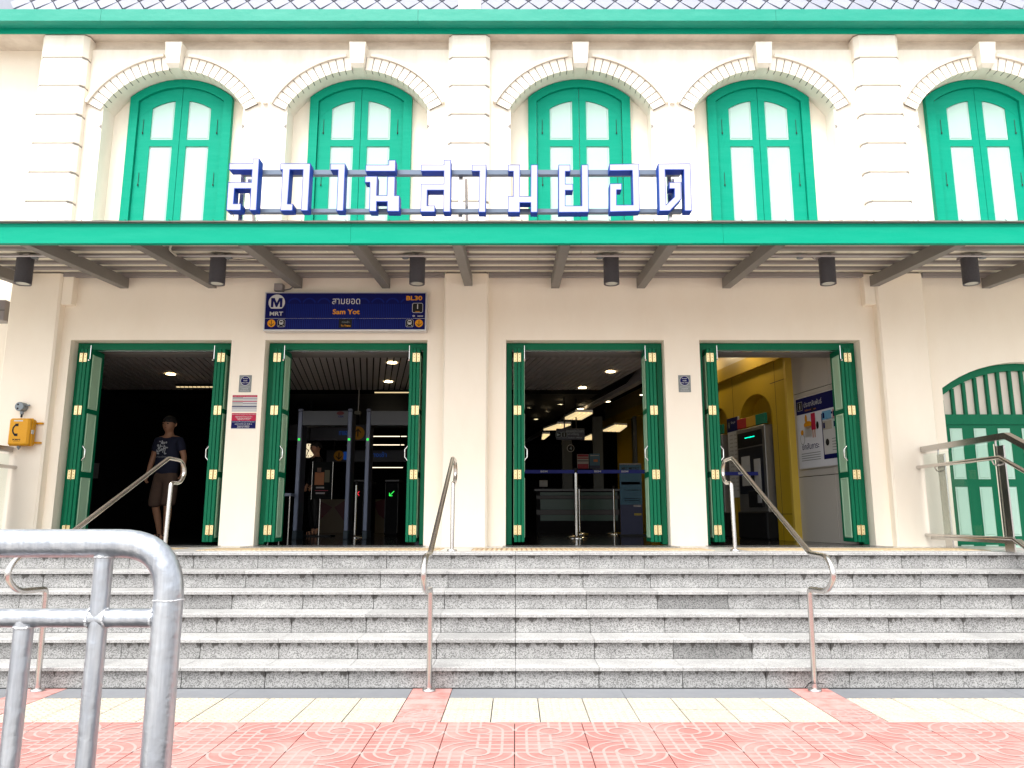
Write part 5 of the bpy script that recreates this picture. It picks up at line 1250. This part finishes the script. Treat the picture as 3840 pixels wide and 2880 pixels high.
TANM = mat('mural_tan', (.11, .075, .035), .5); REDM = mat('mural_red', (.085, .006, .010), .5)
MB().box(a0, a1, Ym, Ym+.1, LZ, zt_, TANM).build('panel', mu)
for pts in (((1190, 1872), (1246, 1902), (1196, 1955), (1170, 1955), (1170, 1872)), ((1254, 1902), (1300, 1872), (1360, 1872), (1360, 1970), (1296, 1962)), ((1400, 1886), (1440, 1870), (1510, 1880), (1510, 1925), (1460, 1960), (1420, 1930))):
    b = MB(); b.prism([onY(px, min(py, 1990), Ym-.01) for px, py in pts], Ym-.012, Ym-.001, REDM); b.build('shape', mu)
def turnstile(px, Y, label, led, ledm):
    x = onY(px, 1900, Y)[0]; GT_ = mat('gate_trim', (.07, .07, .07), .4, .8); t = empty('ticket_gate', (x, Y, LZ), label, 'ticket gate', 'ticket gates in the concourse')
    TG = mat('gate_cabinet', (.003, .003, .004), .6, spec=.08)
    MB().box(x-.12, x+.12, Y, Y+1.1, LZ, LZ+.92, TG, .02).build('cabinet', t)
    MB().box(x-.13, x+.13, Y-.01, Y+1.12, LZ+.921, LZ+.96, GT_, .01).build('lid', t)
    for s_ in (-1, 1): b = MB(); b.tube([(x+s_*.11, Y-.012, LZ+.05), (x+s_*.11, Y-.012, LZ+.90)], .006, GT_, 8); b.build('edge_trim', t)
    b = MB(); z = LZ+.72; y = Y-.006
    def st_(p_, q_):
        p_, q_ = Vector(p_), Vector(q_); d = (q_-p_).normalized(); nn = Vector((-d.y, d.x))*.006
        b.add([(x+(p_+nn).x, y, z+(p_+nn).y), (x+(q_+nn).x, y, z+(q_+nn).y), (x+(q_-nn).x, y, z+(q_-nn).y), (x+(p_-nn).x, y, z+(p_-nn).y)], [(0, 1, 2, 3)], ledm)
    for p_, q_ in led: st_(p_, q_)
    b.build('led_symbol', t)
turnstile(1338, 13.2, 'ticket gate with a red cross light between the metal detectors', [((-.035, -.035), (.035, .035)), ((-.035, .035), (.035, -.035))], M_LED_R)
turnstile(1468, 13.2, 'ticket gate with a green arrow light inside the second doorway', [((.04, .04), (-.035, -.035)), ((-.04, -.04), (-.04, .012)), ((-.04, -.04), (.012, -.04))], M_LED_G)
t = empty('security_table', (onY(1082, 1900, 11.0)[0], 11.0, LZ), 'dark security table at the left of the second doorway', 'table')
x = onY(1078, 1900, 11.0)[0]
MB().box(x-.30, x+.04, 11.0, 11.6, LZ+.62, LZ+.66, M_GATE).build('tabletop', t)
for q in (-.27, .02):
    for yy in (11.03, 11.55): b = MB(); b.tube([(x+q, yy, LZ), (x+q, yy, LZ+.62)], .012, M_STEELD, 8); b.build('leg', t)
x, z = onY(348, 1765, 10.8); t = empty('paper_notice', (x, 10.8, z-.1), 'faint grey sheet standing in the dark of the leftmost doorway', 'notice')
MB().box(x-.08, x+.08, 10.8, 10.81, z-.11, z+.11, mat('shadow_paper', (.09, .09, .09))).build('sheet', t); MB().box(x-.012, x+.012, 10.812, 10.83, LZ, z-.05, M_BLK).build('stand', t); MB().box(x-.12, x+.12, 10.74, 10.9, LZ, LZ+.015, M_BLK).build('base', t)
# hanging camera
x, z = onY(1342, 1549, 12.6); t = empty('hanging_camera', (x, 12.6, z), 'small pale camera hanging on a rod between the metal detectors', 'camera')
MB().box(x-.05, x+.05, 12.55, 12.65, z-.03, z+.03, mat('dim_plastic', (.22, .22, .2)), .008).build('body', t); b = MB(); b.tube([(x+.005, 12.6, z+.03), (x+.008, 12.6, 3.4)], .007, M_ALU, 6); b.build('rod', t)

# ================================================================== PEOPLE
def skin(name, verts, edges, rad, m, root=0, sub=2, smooth=True):
    me = bpy.data.meshes.new(name); me.from_pydata(verts, edges, [])
    o = bpy.data.objects.new(name, me); COL.objects.link(o)
    md = o.modifiers.new('s', 'SKIN'); md.use_smooth_shade = True; md.branch_smoothing = .6
    for i, sv in enumerate(me.skin_vertices[0].data if me.skin_vertices else []):
        pass
    if not me.skin_vertices:
        bpy.context.view_layer.objects.active = o; o.select_set(True); bpy.ops.mesh.customdata_skin_add(); o.select_set(False)
    for i, sv in enumerate(me.skin_vertices[0].data):
        r = rad[i]; sv.radius = r if isinstance(r, tuple) else (r, r); sv.use_root = (i == root)
    o.modifiers.new('b', 'SUBSURF').levels = sub
    dg = bpy.context.evaluated_depsgraph_get(); ev = o.evaluated_get(dg)
    out = bpy.data.meshes.new_from_object(ev)
    bpy.data.objects.remove(o); bpy.data.meshes.remove(me)
    out.materials.clear(); out.materials.append(m)
    for p_ in out.polygons: p_.use_smooth = True
    out.name = name; return out
def chain(V, E, Rd, pts, start=None):
    last = start
    for (p_, r) in pts:
        V.append(p_); Rd.append(r); i = len(V)-1
        if last is not None: E.append((last, i))
        last = i
    return last
def child(par, name, me): o = bpy.data.objects.new(name, me); COL.objects.link(o); o.parent = par; return o
def person(loc, rz, label, pose, top, legs, shoes, longs=False, sleeve=None):
    t = empty('person', loc, label, 'person'); t.rotation_euler.z = rz
    V, E, Rd = [], [], []
    chain(V, E, Rd, [((0, 0, .93), (.145, .105))])
    nb_ = chain(V, E, Rd, [((0, 0, 1.10), (.135, .10)), ((0, -.005, 1.28), (.155, .115)), ((0, 0, 1.41), (.11, .080))], 0)
    chain(V, E, Rd, [((0, -.004, 1.475), (.056, .056)), ((0, -.008, 1.515), (.050, .054)), ((0, -.034, 1.560), (.080, .098)), ((0, -.028, 1.645), (.098, .108)), ((0, -.014, 1.702), (.076, .086))], nb_)
    for sg in (-1, 1):
        A_ = pose['arm%d' % sg]; chain(V, E, Rd, [((sg*.155, 0, 1.40), .058), (A_[0], (.041, .041)), (tuple((Vector(A_[0])+Vector(A_[1]))/2), (.040, .036)), (A_[1], (.026, .020)), (A_[2], (.024, .038)), (A_[3], (.018, .034))], nb_)
        L_ = pose['leg%d' % sg]; chain(V, E, Rd, [((sg*.085, 0, .86), .085), (L_[0], .056), (tuple(Vector(L_[0])*.6+Vector(L_[1])*.4+Vector((0, .015, 0))), .054), (L_[1], .034), (L_[2], (.038, .032)), (L_[3], (.044, .022))], 0)
    body = child(t, 'body', skin('body', V, E, Rd, M_SKIN))
    # fingers and thumb grow out of each palm, unequal and slightly curled
    for sg in (-1, 1):
        A_ = pose['arm%d' % sg]; w0, pm = Vector(A_[2]), Vector(A_[3]); d = (pm-w0).normalized(); side = Vector((0, -1, 0)); side = (side-d*side.dot(d)).normalized(); inn = d.cross(side)*(1)
        if inn.x*sg > 0: inn = -inn
        for k, (off, ln) in enumerate(((.026, .066), (.009, .076), (-.008, .070), (-.024, .055))):
            r0 = pm+side*off-d*.012; r1 = r0+d*ln*.5+inn*.004; r2 = r1+d*ln*.32+inn*.016; r3 = r2+d*ln*.16+inn*.018
            child(body, 'finger', skin('finger', [tuple(q) for q in (r0, r1, r2, r3)], [(0, 1), (1, 2), (2, 3)], [.0095, .009, .008, .0062], M_SKIN, sub=1))
        r0 = w0+side*.022; r1 = r0+d*.03+side*.022+inn*.006; r2 = r1+d*.032+side*.008+inn*.01
        child(body, 'thumb', skin('thumb', [tuple(q) for q in (r0, r1, r2)], [(0, 1), (1, 2)], [.012, .0105, .008], M_SKIN, sub=1))
    # face
    b = MB()
    for s_ in (-1, 1):
        b.tube([(s_*.033-.015, -.112, 1.612), (s_*.033, -.120, 1.614), (s_*.033+.015, -.110, 1.612)], [.004, .0085, .004], M_HAIR, 8)
        b.tube([(s_*.014, -.121, 1.634), (s_*.033, -.120, 1.640), (s_*.054, -.106, 1.633)], [.003, .006, .003], M_HAIR, 6)
    b.local('eyes', body)
    b = MB(); b.tube([(0, -.110, 1.618), (0, -.121, 1.598), (0, -.127, 1.583), (0, -.108, 1.577)], [.006, .010, .014, .008], M_SKIN, 10); b.local('nose', body)
    b = MB(); b.tube([(-.026, -.102, 1.556), (0, -.112, 1.557), (.026, -.102, 1.556)], [.002, .0055, .002], mat('lips', (.22, .08, .06), .5), 8); b.local('mouth', body)
    for s_ in (-1, 1):
        b = MB(); b.tube([(s_*.082, -.012, 1.578), (s_*.094, -.010, 1.598), (s_*.094, -.008, 1.622), (s_*.084, -.012, 1.634)], [.006, .011, .012, .006], M_SKIN, 8); b.local('ear', body)
    # hair cap, higher at the front hairline
    hv, hf = [], []; nr, nc = 9, 22
    for i in range(nr):
        for j in range(nc):
            a = 6.2832*j/nc; lat = math.pi/2*(1-i/(nr-1)*1.0)
            front = max(0, -math.sin(a)); low = .66-.50*front+random.uniform(-.05, .05)
            th = (math.pi/2)-i/(nr-1)*(math.pi/2+.35*(1-2.4*front if front > .2 else .9)*low*1.2)
            rr = math.cos(th); hv.append(((.094+random.uniform(-.003,.004))*rr*math.cos(a), -.016+(.112+random.uniform(-.003,.004))*rr*math.sin(a), 1.628+.108*math.sin(th)+random.uniform(-.006, .006)))
    hf = [[i*nc+j, i*nc+(j+1) % nc, (i+1)*nc+(j+1) % nc, (i+1)*nc+j] for i in range(nr-1) for j in range(nc)]
    b = MB(); b.add(hv, hf, M_HAIR, True); b.local('hair', body)
    # shirt
    V, E, Rd = [], [], []
    chain(V, E, Rd, [((0, 0, .855), (.200, .150))])
    k = chain(V, E, Rd, [((0, 0, 1.08), (.182, .138)), ((0, -.006, 1.27), (.185, .140)), ((0, 0, 1.405), (.150, .105))], 0)
    chain(V, E, Rd, [((0, -.004, 1.478), (.074, .074))], k)
    for sg in (-1, 1):
        e = Vector(pose['arm%d' % sg][0]); s0 = Vector((sg*.16, 0, 1.395)); f = .72 if not longs else 1.0
        mid = s0+(e-s0)*f; chain(V, E, Rd, [(tuple(s0), .070), (tuple(s0+(e-s0)*.4), .066), (tuple(mid), .064)]+([(tuple(Vector(pose['arm%d' % sg][1])), .040)] if longs else []), k)
    child(t, 'shirt', skin('shirt', V, E, Rd, top))
    # trousers or shorts
    V, E, Rd = [], [], []
    chain(V, E, Rd, [((0, 0, 1.02), (.150, .115))]); chain(V, E, Rd, [((0, 0, .915), (.168, .125))], 0)
    for sg in (-1, 1):
        L_ = pose['leg%d' % sg]; kn = Vector(L_[0]); h = Vector((sg*.095, 0, .84))
        pts = [(tuple(h), .108), (tuple(h+(kn-h)*.55), .105), (tuple(kn+Vector((0, 0, .02))), .100)]
        pts += [(tuple(kn+(Vector(L_[1])-kn)*(.10 if not longs else .95)), .098 if not longs else .062)]
        chain(V, E, Rd, pts, 1)
    child(t, 'trousers' if longs else 'shorts', skin('shorts', V, E, Rd, legs))
    for sg in (-1, 1):
        L_ = pose['leg%d' % sg]; hl, toe = Vector(L_[2]), Vector(L_[3])
        b = MB(); d = (toe-hl).normalized(); sd_ = Vector((-d.y, d.x, 0)).normalized(); z0 = min(hl.z, toe.z)-.045
        outl = [hl-d*.06-sd_*.03, hl-d*.06+sd_*.03, hl+d*.08+sd_*.042, toe+d*.04+sd_*.045, toe+d*.085, toe+d*.04-sd_*.045, hl+d*.08-sd_*.042]
        n = len(outl); v = [(q.x, q.y, z0) for q in outl]+[(q.x, q.y, z0+.022) for q in outl]
        b.add(v, [list(range(n)), [n+i for i in range(n)]]+[[i, (i+1) % n, n+(i+1) % n, n+i] for i in range(n)], shoes)
        for f in (.35, .8):
            c_ = hl+(toe-hl)*f; b.tube([tuple(c_+sd_*.046+Vector((0, 0, -.02))), tuple(c_+sd_*.03+Vector((0, 0, .026))), tuple(c_-sd_*.03+Vector((0, 0, .026))), tuple(c_-sd_*.046+Vector((0, 0, -.02)))], .010, shoes, 6)
        b.local('sandal', t)
    return t
walk = {'arm-1': ((-.235, .03, 1.155), (-.262, -.03, .925), (-.266, -.045, .885), (-.268, -.055, .845)), 'arm1': ((.235, .02, 1.155), (.258, -.03, .925), (.262, -.045, .885), (.262, -.052, .845)),
        'leg-1': ((-.115, -.03, .49), (-.10, .10, .115), (-.10, .11, .055), (-.105, -.02, .045)), 'leg1': ((.12, -.10, .50), (.115, -.10, .095), (.115, -.09, .055), (.125, -.23, .045))}
xp = onY(622, 1800, 10.6)[0]
man = person((xp, 10.6, LZ), R(-7), 'man in a navy printed t-shirt, brown shorts and sandals walking out of the leftmost doorway', walk, M_SHIRT, M_SHORT, mat('brown_leather', (.03, .02, .015), .5))
p = MB(); PR = mat('shirt_print', (.42, .44, .47), .7); yy = -.158
random.seed(3)
def shirtspot(x, z, a, b2): p.add([(x+a*math.cos(k*1.047+.3), yy+abs(x)*.12, z+b2*math.sin(k*1.047+.3)) for k in range(6)], [list(range(6))], PR)
for _ in range(34): shirtspot(random.gauss(0, .034), random.uniform(1.18, 1.36), random.uniform(.006, .018), random.uniform(.006, .02))
p.add([(.01, yy, 1.20), (.022, yy, 1.20), (.042, yy, 1.30), (.028, yy, 1.31)], [(0, 1, 2, 3)], PR); p.add([(.035, yy+.003, 1.20), (.045, yy+.004, 1.20), (.060, yy+.006, 1.28), (.050, yy+.004, 1.29)], [(0, 1, 2, 3)], PR)
p.text('เที่ยวไทย', 0, 1.145, .022, yy+.002, PR, .15)
p.local('shirt_print', man)
stand = {'arm-1': ((-.225, .02, 1.14), (-.20, -.10, .93), (-.19, -.12, .895), (-.185, -.13, .855)), 'arm1': ((.225, .02, 1.14), (.20, -.10, .93), (.19, -.12, .895), (.185, -.13, .855)),
         'leg-1': ((-.09, -.01, .49), (-.09, .02, .095), (-.09, .02, .05), (-.10, -.11, .045)), 'leg1': ((.09, -.01, .49), (.09, .02, .095), (.09, .02, .05), (.10, -.11, .045))}
xg = onY(1184, 1800, 13.0)[0]
gd = person((xg, 13.0, LZ), R(-60), 'guard in dark uniform standing behind the left metal detector, back half turned', stand, M_BLK, M_BLK, M_BLK, True)
gd.scale = (.93, .93, .93)
